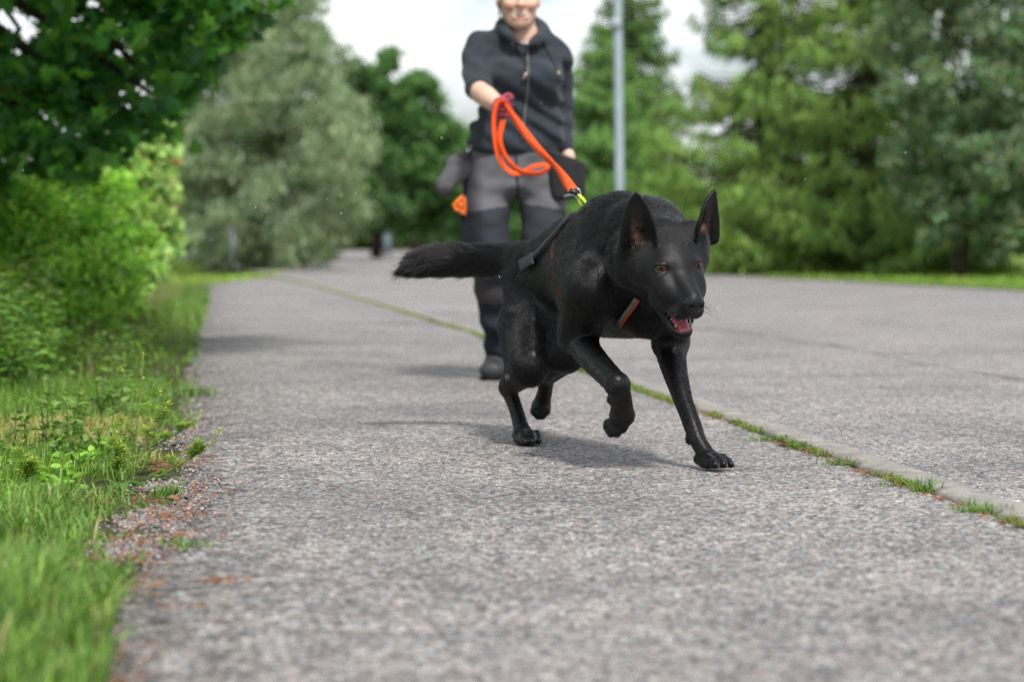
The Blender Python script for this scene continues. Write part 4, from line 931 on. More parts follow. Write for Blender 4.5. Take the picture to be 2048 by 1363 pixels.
    for (s, B, ax, fc, wd, Hh) in EARS:
        q = Lc-B; v = q@ax/Hh; t = q@wd; n = q@fc
        n0 = .030*(1-.80*np.clip(v, 0, 1))*(t/.041)**2-.006+.006*v
        inn = (v > -.15) & (v < 1.02) & (n > n0-.001) & (n < n0+.012) & (np.abs(t) < .05) & ((R.T@Nn.T).T@fc > .1)
        wgt = inn*smooth01((1-np.abs(t)/(.036*(1.02-v.clip(0, 1))))*2.2)*smooth01((.85-v)*3)
        wgt = wgt*(.65+.35*vnoise(Lc, 160, 5))
        wgt = wgt*(.12+.88*smooth01((.52-v)*2.6))*(.15+.85*smooth01(1.1-np.abs(t+s*.004)/.018)); col = col*(1-wgt[:, None])+np.array([.19, .095, .075])*wgt[:, None]; bare = np.maximum(bare, wgt*.7); rough = rough-(wgt*.05)
    # mouth lining
    mo = (np.abs(Lc[:, 0]) < .030) & (Lc[:, 1] > -.01) & (Lc[:, 1] < .090) & (Lc[:, 2] < -.082-.06*np.maximum(Lc[:, 1], 0)) & (Lc[:, 2] > -.128)
    nin = (R.T@Nn.T).T
    up_face = mo & (np.abs(nin[:, 2]) > .45) & (np.abs(Lc[:, 0]) < .020)
    col[up_face] = (.20, .055, .06); bare[mo] = 1; rough[mo] = .22
    lipz = mo & ~up_face; col[lipz] = (.016, .013, .013)
    ns = (((Lc-[0, .106, -.037])/[.027, .022, .0225])**2).sum(1) < 1
    ns &= (Lc[:, 1] > .098)
    col[ns] = (.010, .0105, .0115); bare[ns] = 1; rough[ns] = .30
    for s in (-1, 1):
        de = np.linalg.norm(V-EY[s][0], axis=1); m = de < .019; bare[m] = 1; rough[m] = .5; col[m] = (.008, .007, .007)
    lowm = V[:, 2] < .009; bare[lowm] = 1
    m, nt, b = mat_new('dog_skin')
    a = nd(nt, 'ShaderNodeAttribute', attribute_name='paint'); nt.links.new(a.outputs['Color'], b.inputs['Base Color'])
    a2 = nd(nt, 'ShaderNodeAttribute', attribute_name='rough'); nt.links.new(a2.outputs['Fac'], b.inputs['Roughness'])
    tc = nd(nt, 'ShaderNodeTexCoord'); nz = nd(nt, 'ShaderNodeTexNoise', Scale=260.0, Detail=3.0); nt.links.new(tc.outputs['Object'], nz.inputs['Vector'])
    bp = nd(nt, 'ShaderNodeBump', Strength=.35, Distance=.001); nt.links.new(nz.outputs['Fac'], bp.inputs['Height']); nt.links.new(bp.outputs[0], b.inputs['Normal'])
    b.inputs['Specular IOR Level'].default_value = .27
    root = empty('dog', (.22, 6.25, 0), 'black prick-eared shepherd dog trotting along the path on an orange leash', 'dog')
    Bd = raw_mesh('body', V, Q, m, root, True, {'paint': ('COL', col), 'rough': ('F', rough)})
    # --- fur
    rg = np.random.default_rng(3)
    v0, v1, v2 = V[Q[:, 0]], V[Q[:, 1]], V[Q[:, 2]]
    area = np.linalg.norm(np.cross(v1-v0, v2-v0), axis=1)
    Lq = FU[Q[:, 0], 0]
    dens = area*np.where(Lq < .0085, 3.2, np.where(Lq < .0125, 2.6, 1.0))*(1+2.2*(np.linalg.norm(V[Q[:, 0]]-O, axis=1) < .16))*(1-bare[Q[:, 0]])*(Lq > .001)
    pass
    NH = FURN
    pick = rg.choice(len(Q), NH, p=dens/dens.sum())
    r1, r2 = rg.random(NH), rg.random(NH)
    qv = V[Q[pick]]
    P0 = (qv[:, 0]*((1-r1)*(1-r2))[:, None]+qv[:, 1]*(r1*(1-r2))[:, None]+qv[:, 2]*(r1*r2)[:, None]+qv[:, 3]*((1-r1)*r2)[:, None])
    n = Nn[Q[pick, 0]]; fl = FL[Q[pick, 0]]; fu = FU[Q[pick, 0]]
    ln = fu[:, 0]*(.65+.55*rg.random(NH)); lift = fu[:, 1]
    # clumps and partings: coherent noise bends neighbouring strands the same way
    bi = np.cross(n, fl)
    w1 = vnoise(P0, 42, 11, 3); w2 = vnoise(P0, 170, 12, 2); w3 = vnoise(P0, 75, 13, 3)
    loose = np.clip((fu[:, 0]-.006)/.03, 0.15, 1)*np.where(fu[:, 0] > .031, .55, 1)
    d = fl+bi*(w1*.42+w2*.34+rg.normal(0, .10, NH))[:, None]*loose[:, None]
    cell = np.floor(P0/.0075+.35*rg.normal(size=(NH, 3))*.4).astype(np.int64); hs = (cell@np.array([73856093, 19349663, 83492791])) % 100003
    tb = np.random.default_rng(8).normal(size=(100003, 3)); j = tb[hs]
    d = d+bi*(j[:, 0]*.20*(.35+.65*loose))[:, None]
    d /= np.linalg.norm(d, axis=1, keepdims=True)
    li = np.clip(lift*(1+1.0*w3*np.clip(loose-.15, 0, 1))+.10*j[:, 1]*(.15+.85*loose)+rg.normal(0, .03, NH)+.06*(fu[:, 0] < .0125), .04, .9); ln = ln*(1+.12*j[:, 2])
    ln = ln*(1+.25*w2*loose)
    K = 4; pts = np.zeros((NH, K, 3)); pts[:, 0] = P0-n*.001
    for k in range(1, K):
        a_ = li*(1.25-.75*k/(K-1)) + .05
        dd = d*np.cos(a_*1.2)[:, None]+n*np.sin(a_*1.2)[:, None]
        dd[:, 2] -= .12*k/(K-1)*loose
        dd /= np.linalg.norm(dd, axis=1, keepdims=True)
        pts[:, k] = pts[:, k-1]+dd*(ln/(K-1))[:, None]
    hc = bpy.data.hair_curves.new('fur'); hc.add_curves([K]*NH)
    po = np.array(parent_world(root))
    hc.attributes['position'].data.foreach_set('vector', (pts-po).astype(np.float32).ravel())
    ra = hc.attributes.get('radius') or hc.attributes.new('radius', 'FLOAT', 'POINT')
    rb = np.where(fu[:, 0] < .0125, .00022, .00042)
    ra.data.foreach_set('value', (rb[:, None]*np.array([1, .9, .65, .12])[None]).astype(np.float32).ravel())
    hm = bpy.data.materials.new('black_fur'); hm.use_nodes = True; t = hm.node_tree; t.nodes.clear()
    ou = t.nodes.new('ShaderNodeOutputMaterial'); hb_ = t.nodes.new('ShaderNodeBsdfHairPrincipled')
    hb_.parametrization = 'COLOR'
    hb_.inputs['Color'].default_value = (.0015, .0015, .0017, 1); hb_.inputs['IOR'].default_value = 1.42; hb_.inputs['Roughness'].default_value = .27; hb_.inputs['Radial Roughness'].default_value = .35
    hb_.inputs['Coat'].default_value = .0
    t.links.new(hb_.outputs[0], ou.inputs[0])
    hc.materials.append(hm)
    fo = bpy.data.objects.new('fur', hc); COL.objects.link(fo); fo.parent = root
    fo['kind'] = 'stuff'
    # --- eyes
    me, nt, b = mat_new('dog_eye')
    a = nd(nt, 'ShaderNodeAttribute', attribute_name='rr')
    r = ramp(nt, a.outputs['Fac'], [(.0, (.001, .001, .001)), (.27, (.001, .001, .001)), (.33, (.05, .016, .006)), (.62, (.095, .032, .011)), (.72, (.02, .008, .004)), (.80, (.05, .035, .03))])
    nt.links.new(r.outputs[0], b.inputs['Base Color']); b.inputs['Roughness'].default_value = .04; b.inputs['Specular IOR Level'].default_value = .28
    for s in (-1, 1):
        p, dr = EY[s]; gaze = nrm(dr*.75+np.array([.15, -1, 0])*.35)
        cc_ = p-R@(nrm((s*.46, .82, .34)))*.004
        Vs, Fs = sphere_mesh(cc_, .0158, 32, 22)
        Vs = np.array(Vs); q = (Vs-cc_)/.0158; ax = q@gaze
        rr = np.where(ax > 0, np.sqrt(np.clip(1-ax*ax, 0, 1)), 1.0)
        raw_mesh('eye', Vs, Fs, me, root, True, {'rr': ('F', rr)})
    # --- tongue, teeth
    T = SDF(.0015)
    T.seg(H(0, .005, -.106), H(0, .055, -.114), (.018, .006), (.0165, .0055), side=l, k=.01)
    T.seg(H(0, .055, -.114), H(.001, .085, -.120), (.0165, .0050), (.0145, .0040), side=l, k=.01)
    T.seg(H(0, .01, -.095), H(0, .088, -.112), .0020, .0016, k=.006, op='-')
    Vt, Qt = T.mesh()
    raw_mesh('tongue', Vt, Qt, mat('tongue_pink', (.42, .115, .145), .25, .5, noise=.2, bump=(900, .3, .001), scale=200), root)
    tm = mat('tooth', (.62, .56, .44), .25)
    def tooth(p, d, L_, r_):
        mb = MB(); p = H(*p); d = R@nrm(d); mb.tube([p, p+d*L_*.5, p+d*L_*.85, p+d*L_], [r_, r_*.85, r_*.45, r_*.1], 8); mb.build('tooth', tm, root)
    for s in (-1, 1):
        tooth((s*.0160, .068, -.126), (s*.1, .15, 1), .014, .0030)
        tooth((s*.0150, .088, -.078), (s*.1, .1, -1), .015, .0032)
        for k in range(3): tooth((s*(.002+.0038*k), .085-.0012*k, -.127), (0, .3, 1), .0055, .0018)
        for k in range(3): tooth((s*(.0185+.003*k), .045-.014*k, -.117+.003*k), (0, 0, 1), .006, .003)
    # claws
    cm = mat('claw', (.030, .024, .020), .28)
    def claw(p, d):
        mb = MB(); p = np.asarray(p); d = nrm(d); dn_ = np.array([0, 0, -1.0])
        mb.tube([p, p+d*.005, p+d*.009+dn_*.002, p+d*.011+dn_*.005], [.0036, .0032, .0022, .0007], 8); mb.build('claw', cm, root)
    for (x, y, Y, r_) in PAW:
        p = at(x, y, Y); p[2] = r_*1.0+.003; claw(p+np.array([.010, -.022, .000]), (.4, -.8, -.1))
    for (x, y, Y, r_) in HP:
        p = at(x, y, Y); p[2] = r_+.003; claw(p+np.array([.002, -.022, .001]), (.1, -.9, -.1))
    # whiskers
    mb = MB()
    for s in (-1, 1):
        for k in range(9):
            p = H(s*(.022+.003*rg.random()), .060+.04*rg.random(), -.045-.022*rg.random())
            d = R@nrm((s*1.0, .35+.4*rg.random(), -.5+.6*rg.random())); Lw = .03+.03*rg.random()
            mb.tube([p, p+d*Lw*.5, p+d*Lw+np.array([0, 0, -.008])], [.00045, .0003, .0001], 4, False)
    mb.build('whiskers', mat('whisker', (.01, .01, .01), .4), root)['kind'] = 'stuff'
    return root, V, Q, Nn, HD, LD, H, R, st
# ------------------------------------------------------------ harness, on the coat
from mathutils.bvhtree import BVHTree
def build_harness(V, Q, HD, LD):
    bvh = BVHTree.FromPolygons([tuple(v) for v in V], [tuple(q) for q in Q])
    def proj(px, py, lift=.014):
        o = Vector((0, 0, EYE)); d = Vector((at(px, py, 1.0)-np.array([0, 0, EYE]))).normalized()
        h = bvh.ray_cast(o, d)
        if h[0] is None: return None
        return np.array(h[0])+np.array(h[1])*lift, np.array(h[1])
    def ring(cn, ax1, ax2, lift, n=72, a0=0, a1=2*PI):
        R_ = []
        for k in range(n+1):
            a = a0+(a1-a0)*k/n; d = math.cos(a)*ax1+math.sin(a)*ax2
            h = bvh.ray_cast(Vector(cn+d*.5), Vector(-d))
            if h[0] is None or (np.array(h[0])-cn)@d < .03: continue
            R_.append((np.array(h[0])+np.array(h[1])*lift, np.array(h[1])))
        P = np.array([p for p, _ in R_]); Nr = np.array([n_ for _, n_ in R_])
        for _ in range(3):
            P[1:-1] = (P[:-2]+2*P[1:-1]+P[2:])/4
        return P, Nr
    def ribbon(P, Nr, wid, th, off=0.0):
        mb = MB(); m = len(P); V_ = []
        for i in range(m):
            t = nrm(P[min(i+1, m-1)]-P[max(i-1, 0)]); n = nrm(Nr[i]-t*(Nr[i]@t)); b = np.cross(t, n)
            c_ = P[i]+b*off
            V_ += [c_-b*wid/2-n*th/2, c_+b*wid/2-n*th/2, c_+b*wid/2+n*th/2, c_-b*wid/2+n*th/2]
        Fc = [(4*i+j, 4*i+(j+1) % 4, 4*i+4+(j+1) % 4, 4*i+4+j) for i in range(m-1) for j in range(4)]+[(3, 2, 1, 0), tuple(4*(m-1)+j for j in range(4))]
        mb.add(V_, Fc); return mb
    blk = mat('harness_black', (.012, .012, .013), .7, .3, bump=(900, .4, .001))
    org = mat('orange_piping', (.50, .065, .012), .6)
    gry = mat('reflective_grey', (.034, .037, .043), .6, .3, bump=(700, .5, .001))
    yel = mat('neon_yellow', (.62, .85, .03), .5)
    fle = mat('beige_fleece', (.20, .18, .155), .95, noise=.3, scale=300, bump=(500, .8, .003))
    hr = empty('dog_harness', tuple(at(1160, 400, 6.3)), 'black dog harness with thin orange piping and small grey side panel', 'harness')
    # girth behind the ribs
    cn = np.array([.203, 6.345, .475]); tilt = nrm(HD*.42+np.array([0, 0, -1.0]))
    P, Nr = ring(cn, LD, np.cross(LD, tilt)*0+nrm(-tilt), .0015)
    ribbon(P, Nr, .026, .003).build('girth_strap', blk, hr)
    ribbon(P, Nr, .0016, .0016, -.0135).build('girth_piping', org, hr)
    # chest strap across the front, under the throat
    pts = []
    for (x, y) in ((1281, 594), (1277, 601), (1270, 612), (1263, 622), (1256, 632), (1249, 643), (1245, 650)):
        q = proj(x, y, .009)
        if q: pts.append(q)
    P = np.array([p for p, _ in pts]); Nr = np.array([n for _, n in pts])
    for _ in range(2): P[1:-1] = (P[:-2]+2*P[1:-1]+P[2:])/4
    ribbon(P, Nr, .010, .004, .0075).build('chest_strap', fle, hr)
    ribbon(P+Nr*.001, Nr, .0050, .004, .0).build('chest_piping', org, hr)
    # grey panel on the flank
    q = [proj(x, y, .014)[0] for (x, y) in ((1047, 524), (1074, 507), (1076, 527), (1052, 543))]
    n = nrm(np.cross(q[1]-q[0], q[3]-q[0])); n = n if n[1] < 0 else -n
    mb = MB(); mb.add([a+n*.003 for a in q]+[a-n*.003 for a in q], [(0, 1, 2, 3), (7, 6, 5, 4), (0, 4, 5, 1), (1, 5, 6, 2), (2, 6, 7, 3), (3, 7, 4, 0)])
    mb.build('side_panel', gry, hr, smooth=False)
    for k in range(7):
        t0 = .12+.76*k/6; a = q[0]*(1-t0)+q[1]*t0; b = q[3]*(1-t0)+q[2]*t0
        mb = MB(); mb.tube([a+n*.0035+(b-a)*.06, b+n*.0035-(b-a)*.06], .0010, 6); mb.build('rib', gry, hr)
    q = [proj(x, y, .012) for (x, y) in ((1072, 516), (1082, 505), (1092, 497), (1104, 484), (1118, 466), (1132, 450), (1146, 432), (1158, 418), (1165, 408))]
    q = [z for z in q if z is not None]
    P = np.array([p for p, _ in q]); Nr = np.array([n_ for _, n_ in q])
    for _ in range(2): P[1:-1] = (P[:-2]+2*P[1:-1]+P[2:])/4
    ribbon(P, Nr, .016, .003).build('back_strap', gry, hr)
    # loop for the leash
    t = at(1163, 393, 6.30)
    mb = MB()
    A = [t+np.array([.014, .0, -.022]), t+np.array([.004, .0, -.006]), t+np.array([-.006, 0, .004]), t+np.array([-.008, .006, -.006]), t+np.array([.002, .010, -.030])]
    mb2 = ribbon(np.array(A), np.array([[.7, -.3, .7]]*5), .018, .004); mb2.build('leash_loop', yel, hr)
    return hr, t
# ============================================================ the handler
def build_person():
    ex, ey, ez = np.eye(3)
    root = empty('person', (at(1035, 478, 9.5)[0], 9.5, 0), 'smiling woman in black hoodie and grey work trousers, pink-gloved hand holding the leash', 'person')
    def loft(stations, flat=1.0):
        C_ = np.array([s[0] for s in stations]); C_ = C_[np.argsort([s[0][2] for s in stations])]
        o = np.argsort([s[0][2] for s in stations]); W_ = np.array([s[1] for s in stations])[o]; Dp = np.array([s[2] for s in stations])[o]
        zs = np.linspace(C_[0, 2]-.15, C_[-1, 2]+.15, 300); T_ = [np.interp(zs, C_[:, 2], a) for a in (C_[:, 0], C_[:, 1], W_, Dp)]
        kk = np.hanning(31); kk /= kk.sum(); T_ = [np.convolve(np.pad(a, 15, mode='edge'), kk, 'valid') for a in T_]
        z0, z1 = C_[0, 2], C_[-1, 2]
        def f(X):
            z = X[..., 2]; zc = np.clip(z, z0, z1); cx, cy, ww, dd = [np.interp(zc, zs, a) for a in T_]
            m = np.minimum(ww, dd)*.6; e = (z-zc)/m
            a = np.abs((X[..., 0]-cx)/ww); b = np.abs((X[..., 1]-cy)/dd)
            k0 = (a**2.4+b**2.4+np.abs(e)**2.4)**(1/2.4)
            return (k0-1)*m*1.25
        lo = np.array([(C_[:, 0]-W_).min(), (C_[:, 1]-Dp).min(), z0-.12]); hi = np.array([(C_[:, 0]+W_).max(), (C_[:, 1]+Dp).max(), z1+.12])
        return f, lo, hi
    # ---- body: one continuous figure (mostly under the clothes)
    S = SDF(.005)
    HC = at(1037, -7, 9.43)
    tilt = nrm(np.array([.04, -.16, 1.0])); R = np.stack([nrm(np.cross(ey, tilt)*1.0), ey, ez], 1)
    fw = nrm(np.array([.10, -1, -.16])); rt = nrm(np.cross(fw, ez))*1.0; upv = np.cross(rt, fw); Rh = np.stack([-rt if rt[0] < 0 else rt, fw, upv], 1)
    Hp = lambda x, y, z: HC+Rh@np.array([x, y, z])
    S.ell(Hp(0, -.012, .022), (.077, .097, .092), Rh, k=.02)
    S.ell(Hp(0, .020, -.052), (.069, .064, .068), Rh, k=.035)
    S.ell(Hp(0, .056, -.098), (.036, .030, .026), Rh, k=.03)       # chin
    for s in (-1, 1):
        S.ell(Hp(s*.037, .062, -.026), (.027, .024, .022), Rh, k=.018)  # smiling cheeks
        S.ell(Hp(s*.079, -.012, -.018), (.008, .018, .030), Rh, k=.006)
        S.ell(Hp(s*.032, .088, .026), (.017, .009, .011), Rh, k=.012, op='-')
        S.ell(Hp(s*.032, .068, .026), (.014, .012, .012), Rh, k=.004)
        S.seg(Hp(s*.015, .084, .046), Hp(s*.048, .072, .046), .008, .006, k=.010)
        S.seg(Hp(s*.008, .094, -.028), Hp(s*.012, .088, -.030), .0085, .007, k=.006)
    S.seg(Hp(0, .082, .014), Hp(0, .103, -.026), .009, .0115, k=.010)
    S.seg(Hp(-.022, .078, -.059), Hp(.022, .078, -.059), .010, .010, k=.012)
    S.seg(Hp(-.020, .081, -.076), Hp(.020, .081, -.076), .009, .009, k=.010)
    S.chain([Hp(-.037, .077, -.048), Hp(-.018, .091, -.065), Hp(.018, .091, -.065), Hp(.037, .077, -.048)], [.0030, .0068, .0068, .0030], k=.004, op='-')
    S.seg(Hp(0, -.02, -.05), at(1046, 85, 9.47), .052, .058, k=.03)
    S.seg(at(1046, 80, 9.48), at(1048, 120, 9.50), .062, .08, k=.03)
    S.seg(at(1046, 130, 9.46), at(1036, 300, 9.47), (.11, .08), (.13, .09), side=ex, k=.02)
    S.chain([at(1048, 105, 9.47), at(966, 98, 9.46), at(955, 172, 9.30), at(975, 195, 9.13), at(995, 208, 9.02)], [.055, .044, .040, .040, .029], k=.015)
    S.chain([at(1048, 110, 9.47), at(1114, 116, 9.50), at(1124, 205, 9.54), at(1130, 300, 9.46)], [.050, .036, .024, .022], k=.012)
    S.ell(at(1137, 315, 9.44), (.026, .03, .035), k=.015)
    for (a, b_) in (((980, 340, 9.47), (974, 480, 9.40)), ((1080, 340, 9.47), (1083, 480, 9.42))): S.seg(at(*a), at(*b_), .08, .055, k=.04)
    S.chain([at(974, 480, 9.40), at(988, 600, 9.48), at(997, 720, 9.56)], [.055, .05, .04], k=.02)
    S.chain([at(1083, 480, 9.42), at(1090, 600, 9.62), at(1100, 712, 9.90)], [.055, .05, .04], k=.02)
    V, Q = S.mesh(); V = relax(V, Q, 1); Lc = (V-HC)@Rh
    col = np.tile([.70, .45, .34], (len(V), 1))
    def blob(c, r, cc, st=1.0):
        w_ = np.exp(-(((Lc-np.array(c))/np.array(r))**2).sum(1))[:, None]*st; return col*(1-w_)+np.array(cc)*w_
    for s in (-1, 1):
        col = blob((s*.042, .07, -.032), (.026, .03, .018), (.70, .34, .27), .6)
        col = blob((s*.032, .080, .026), (.014, .01, .006), (.05, .03, .02), .9)
        col = blob((s*.032, .080, .052), (.022, .02, .005), (.12, .07, .04), .7)
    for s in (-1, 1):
        for q in np.linspace(0, 1, 5): col = blob((s*(.017+.026*q), .088-.014*q, -.028-.030*q), (.0035, .012, .006), (.36, .15, .11), .7)  # shade of the smile creases painted into the skin colour
    for s in (-1, 1): col = blob((s*.036, .077, -.049), (.006, .012, .0045), (.13, .05, .04), .9)  # shade in the mouth corners, painted as dark spots
    col = blob((0, .10, -.028), (.012, .02, .010), (.52, .20, .16), .5)
    col = blob((0, .090, -.079), (.022, .02, .0050), (.60, .15, .14), .9); col = blob((0, .090, -.057), (.024, .02, .004), (.40, .13, .12), .7)
    bm, nt, b = mat_new('skin'); a = nd(nt, 'ShaderNodeAttribute', attribute_name='paint'); nt.links.new(a.outputs['Color'], b.inputs['Base Color'])
    b.inputs['Roughness'].default_value = .5; b.inputs['Subsurface Weight'].default_value = .12; b.inputs['Subsurface Radius'].default_value = (.012, .005, .003)
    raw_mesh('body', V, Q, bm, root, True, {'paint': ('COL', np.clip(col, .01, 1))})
    mb = MB(); mb.tube([Hp(-.029, .079, -.055), Hp(-.014, .0885, -.064), Hp(.014, .0885, -.064), Hp(.029, .079, -.055)], [.0035, .0058, .0058, .0035], 8); mb.build('teeth', mat('teeth', (.50, .45, .38), .5), root)
    # hair: pulled back, loose strands
    S = SDF(.006); S.ell(Hp(0, -.026, .040), (.083, .097, .090), Rh, k=.02); S.ell(Hp(0, -.12, .03), (.035, .03, .035), Rh, k=.02); S.chain([Hp(0, -.14, .03), Hp(.0, -.16, -.05), Hp(0, -.14, -.14)], [.025, .022, .008], k=.02)
    S.ell(Hp(0, .075, -.02), (.066, .07, .075), Rh, k=.012, op='-')
    Vh, Qh = S.mesh(); hm = mat('hair', (.10, .058, .030), .45, .4, noise=.35, scale=60)
    hr_ = raw_mesh('hair', Vh, Qh, hm, root)
    mb = MB()
    for k in range(9):
        p = Hp(-.070+.004*random.random(), .010+.02*random.random(), -.0+.02*random.random()); mb.tube([p, p+np.array([-.008*random.random()-.006, -.004, -.045]), p+np.array([-.016*random.random()-.002, 0, -.085-.03*random.random()])], [.0012, .0010, .0004], 4)
    mb.build('loose_strands', hm, hr_)
    # ---- jacket
    S = SDF(.006)
    f, lo, hi = loft([(at(1047, 92, 9.49), .125, .075), (at(1048, 125, 9.46), .150, .118), (at(1049, 160, 9.44), .152, .142), (at(1045, 195, 9.45), .152, .132), (at(1040, 225, 9.46), .158, .125), (at(1035, 258, 9.46), .180, .138), (at(1031, 284, 9.46), .186, .148)])
    S.raw(f, lo, hi, k=.02)
    for s in (-1, 1): S.ell(at(1049+s*36, 158, 9.345), (.070, .055, .065), k=.04)
    S.seg(at(1000, 88, 9.47), at(964, 96, 9.46), .060, .064, k=.04)
    S.chain([at(962, 96, 9.46), at(954, 140, 9.39), at(957, 172, 9.28)], [.064, .062, .053], k=.02)
    S.ell(at(962, 183, 9.245), (.048, .045, .024), k=.008)            # pushed-up cuff
    S.seg(at(1092, 98, 9.48), at(1114, 116, 9.50), .058, .056, k=.04)
    S.chain([at(1114, 116, 9.50), at(1122, 165, 9.53), at(1125, 210, 9.54), at(1128, 262, 9.50), at(1131, 296, 9.46)], [.056, .048, .043, .038, .033], k=.012)
    S.ell(at(1131, 300, 9.46), (.034, .034, .014), k=.006)
    S.ell(at(1050, 105, 9.40), (.075, .045, .045), k=.03)
    # rolled hood round the neck, open at the throat
    hp = [at(1050, 92, 9.33), at(1026, 76, 9.35), at(1006, 58, 9.43), at(1010, 50, 9.52), at(1043, 46, 9.60), at(1078, 56, 9.54), at(1088, 70, 9.44), at(1072, 82, 9.36), at(1055, 92, 9.33)]
    S.chain(hp, [.014, .022, .026, .034, .045, .034, .027, .024, .014], k=.02)
    S.ell(at(1046, 85, 9.66), (.10, .05, .08), k=.05)
    S.ell(at(1046, 70, 9.38), (.034, .070, .038), k=.010, op='-')
    0 and S.raw(lambda X: X[..., 2]-.0+(-(at(0, 291, 9.4)[2]))*1.0 if False else (at(0, 296, 9.4)[2]-.03*(X[..., 0]-at(1031, 0, 9.4)[0])/.19*1.0-X[..., 2]), [-1, 9, .8], [1, 10, .93], k=.010, op='-') if False else None
    def wr(X):
        P = X*[1, .6, 1]; a = vnoise(P+0*X, 34, 91, 3)*.0062; z = X[..., 2]
        # diagonal tension folds from the arms to the bust and waist
        q = X[..., 0]*.55+z; fold = np.sin(q*78+2.0*vnoise(P, 9, 92, 2))*.0052*(np.exp(-((z-1.02)/.12)**2)+.5*np.exp(-((z-1.22)/.06)**2))
        hem = -.010*np.exp(-((z-(.925))/.012)**2)
        return -(a+fold)+hem*0
    S.raw(wr, at(925, 296, 9.8), at(1150, 60, 9.1), k=.01, op='d'); S.P[-1]['lo'], S.P[-1]['hi'] = np.minimum(S.P[-1]['lo'], S.P[-1]['hi']), np.maximum(S.P[-1]['lo'], S.P[-1]['hi'])
    V, Q = S.mesh(); V = relax(V, Q, 1)
    jm = mat('charcoal_fleece', (.025, .032, .041), .9, .25, noise=.15, bump=(38, .5, .008), sheen=.1, scale=30)
    jk = raw_mesh('hoodie', V, Q, jm, root)
    bj = BVHTree.FromPolygons([tuple(v) for v in V], [tuple(q) for q in Q])
    def pj(px, py, lift, bv=bj):
        d = Vector(at(px, py, 1.0)-np.array([0, 0, EYE])).normalized(); h = bv.ray_cast(Vector((0, 0, EYE)), d)
        return None if h[0] is None else np.array(h[0])-np.array(d)*lift
    def line(pts, lift, n=16, bv=bj):
        p = np.array(pts, float); t = np.linspace(0, len(p)-1, n); o = [pj(x, y, lift, bv) for x, y in zip(np.interp(t, range(len(p)), p[:, 0]), np.interp(t, range(len(p)), p[:, 1]))]
        return [q for q in o if q is not None]
    dk = mat('dark_cord', (.010, .011, .013), .7); zm = mat('zip_metal', (.14, .135, .13), .45, metal=.3); tipm = mat('metal_tip', (.45, .40, .30), .35, metal=.6)
    mb = MB(); mb.tube(line([(1054, 90), (1056, 130), (1056, 170), (1050, 220), (1044, 283)], .001, 24), .0045, 6); mb.build('zip', zm, jk)
    mb = MB(); p = pj(1053, 88, .010); mb.box(p, np.array([.006, .003, .012])); mb.build('zip_pull', mat('steel', (.5, .5, .52), .3, metal=.8), jk)
    for pts, tip in (([(1025, 80), (1040, 108), (1052, 128), (1053, 146)], (1045, 161)), ([(1084, 80), (1097, 105), (1110, 130), (1116, 143)], (1118, 150))):
        mb = MB(); mb.tube(line(pts, .004, 12), .0042, 6); mb.build('drawstring', dk, jk)
        a = pj(*pts[-1], .006); c = pj(*tip, .006); mb = MB(); mb.tube([a, c], .0050, 8); mb.build('cord_tip', tipm, jk)
    # ---- trousers
    S = SDF(.006)
    f, lo, hi = loft([(at(1031, 283, 9.47), .168, .125), (at(1030, 312, 9.47), .182, .135), (at(1030, 345, 9.47), .190, .138), (at(1030, 362, 9.47), .184, .125)])
    S.raw(f, lo, hi, k=.03)
    S.chain([at(980, 345, 9.46), at(973, 400, 9.43), at(972, 436, 9.41), at(976, 486, 9.38), at(984, 550, 9.42), at(992, 610, 9.46), at(996, 650, 9.48), at(997, 696, 9.52)], [.103, .100, .101, .090, .078, .066, .062, .052], k=.03)
    S.chain([at(1080, 345, 9.46), at(1082, 400, 9.45), at(1084, 430, 9.43), at(1084, 486, 9.40), at(1086, 560, 9.52), at(1092, 640, 9.72), at(1098, 694, 9.86)], [.098, .094, .088, .080, .070, .062, .052], k=.03)
    def wt(X):
        z = X[..., 2]; P = X*[1, .6, 1]
        fold = np.sin(z*62+3*vnoise(P, 7, 94, 2)+X[..., 0]*20)*.0070*(np.exp(-((z-.42)/.10)**2)*.7+np.exp(-((z-.16)/.10)**2)+.5*np.exp(-((z-.72)/.06)**2))
        return -(vnoise(P, 26, 93, 3)*.0085+fold)
    S.raw(wt, (-1, 9.0, .05), (1, 10.2, .9), k=.01, op='d')
    V, Q = S.mesh(); V = relax(V, Q, 1)
    px = CX+F*V[:, 0]/V[:, 1]; py = HY-F*(V[:, 2]-EYE)/V[:, 1]
    lv = np.interp(V[:, 0], [at(920, 0, 9.4)[0], at(975, 0, 9.4)[0], at(1022, 0, 9.4)[0], at(1036, 0, 9.4)[0], at(1085, 0, 9.4)[0], at(1128, 0, 9.4)[0]], [.655, .655+.02, .69, .70, .685, .672])-.01
    z = V[:, 2]; pan = (z < lv) & (z > .40+.03*np.sin(V[:, 0]*20)) & (V[:, 1] < 9.46)
    col = np.tile([.115, .114, .124], (len(V), 1)); col[pan] = (.026, .029, .037)
    lowb = (z < .36); col[lowb] = (.030, .030, .034); ll = (z < .30) ; col[ll] = (.012, .014, .022)
    mid = (z >= .30) & (z <= .40) & ~pan; col[mid] = (.038, .035, .037)
    tm, nt, b = mat_new('trouser_fabric'); a = nd(nt, 'ShaderNodeAttribute', attribute_name='paint'); nt.links.new(a.outputs['Color'], b.inputs['Base Color']); b.inputs['Roughness'].default_value = .85; b.inputs['Specular IOR Level'].default_value = .3
    tr = raw_mesh('trousers', V, Q, tm, root, True, {'paint': ('COL', col)})
    bt = BVHTree.FromPolygons([tuple(v) for v in V], [tuple(q) for q in Q])
    blk = mat('black_nylon', (.016, .016, .018), .7, .35, bump=(300, .3, .002)); 
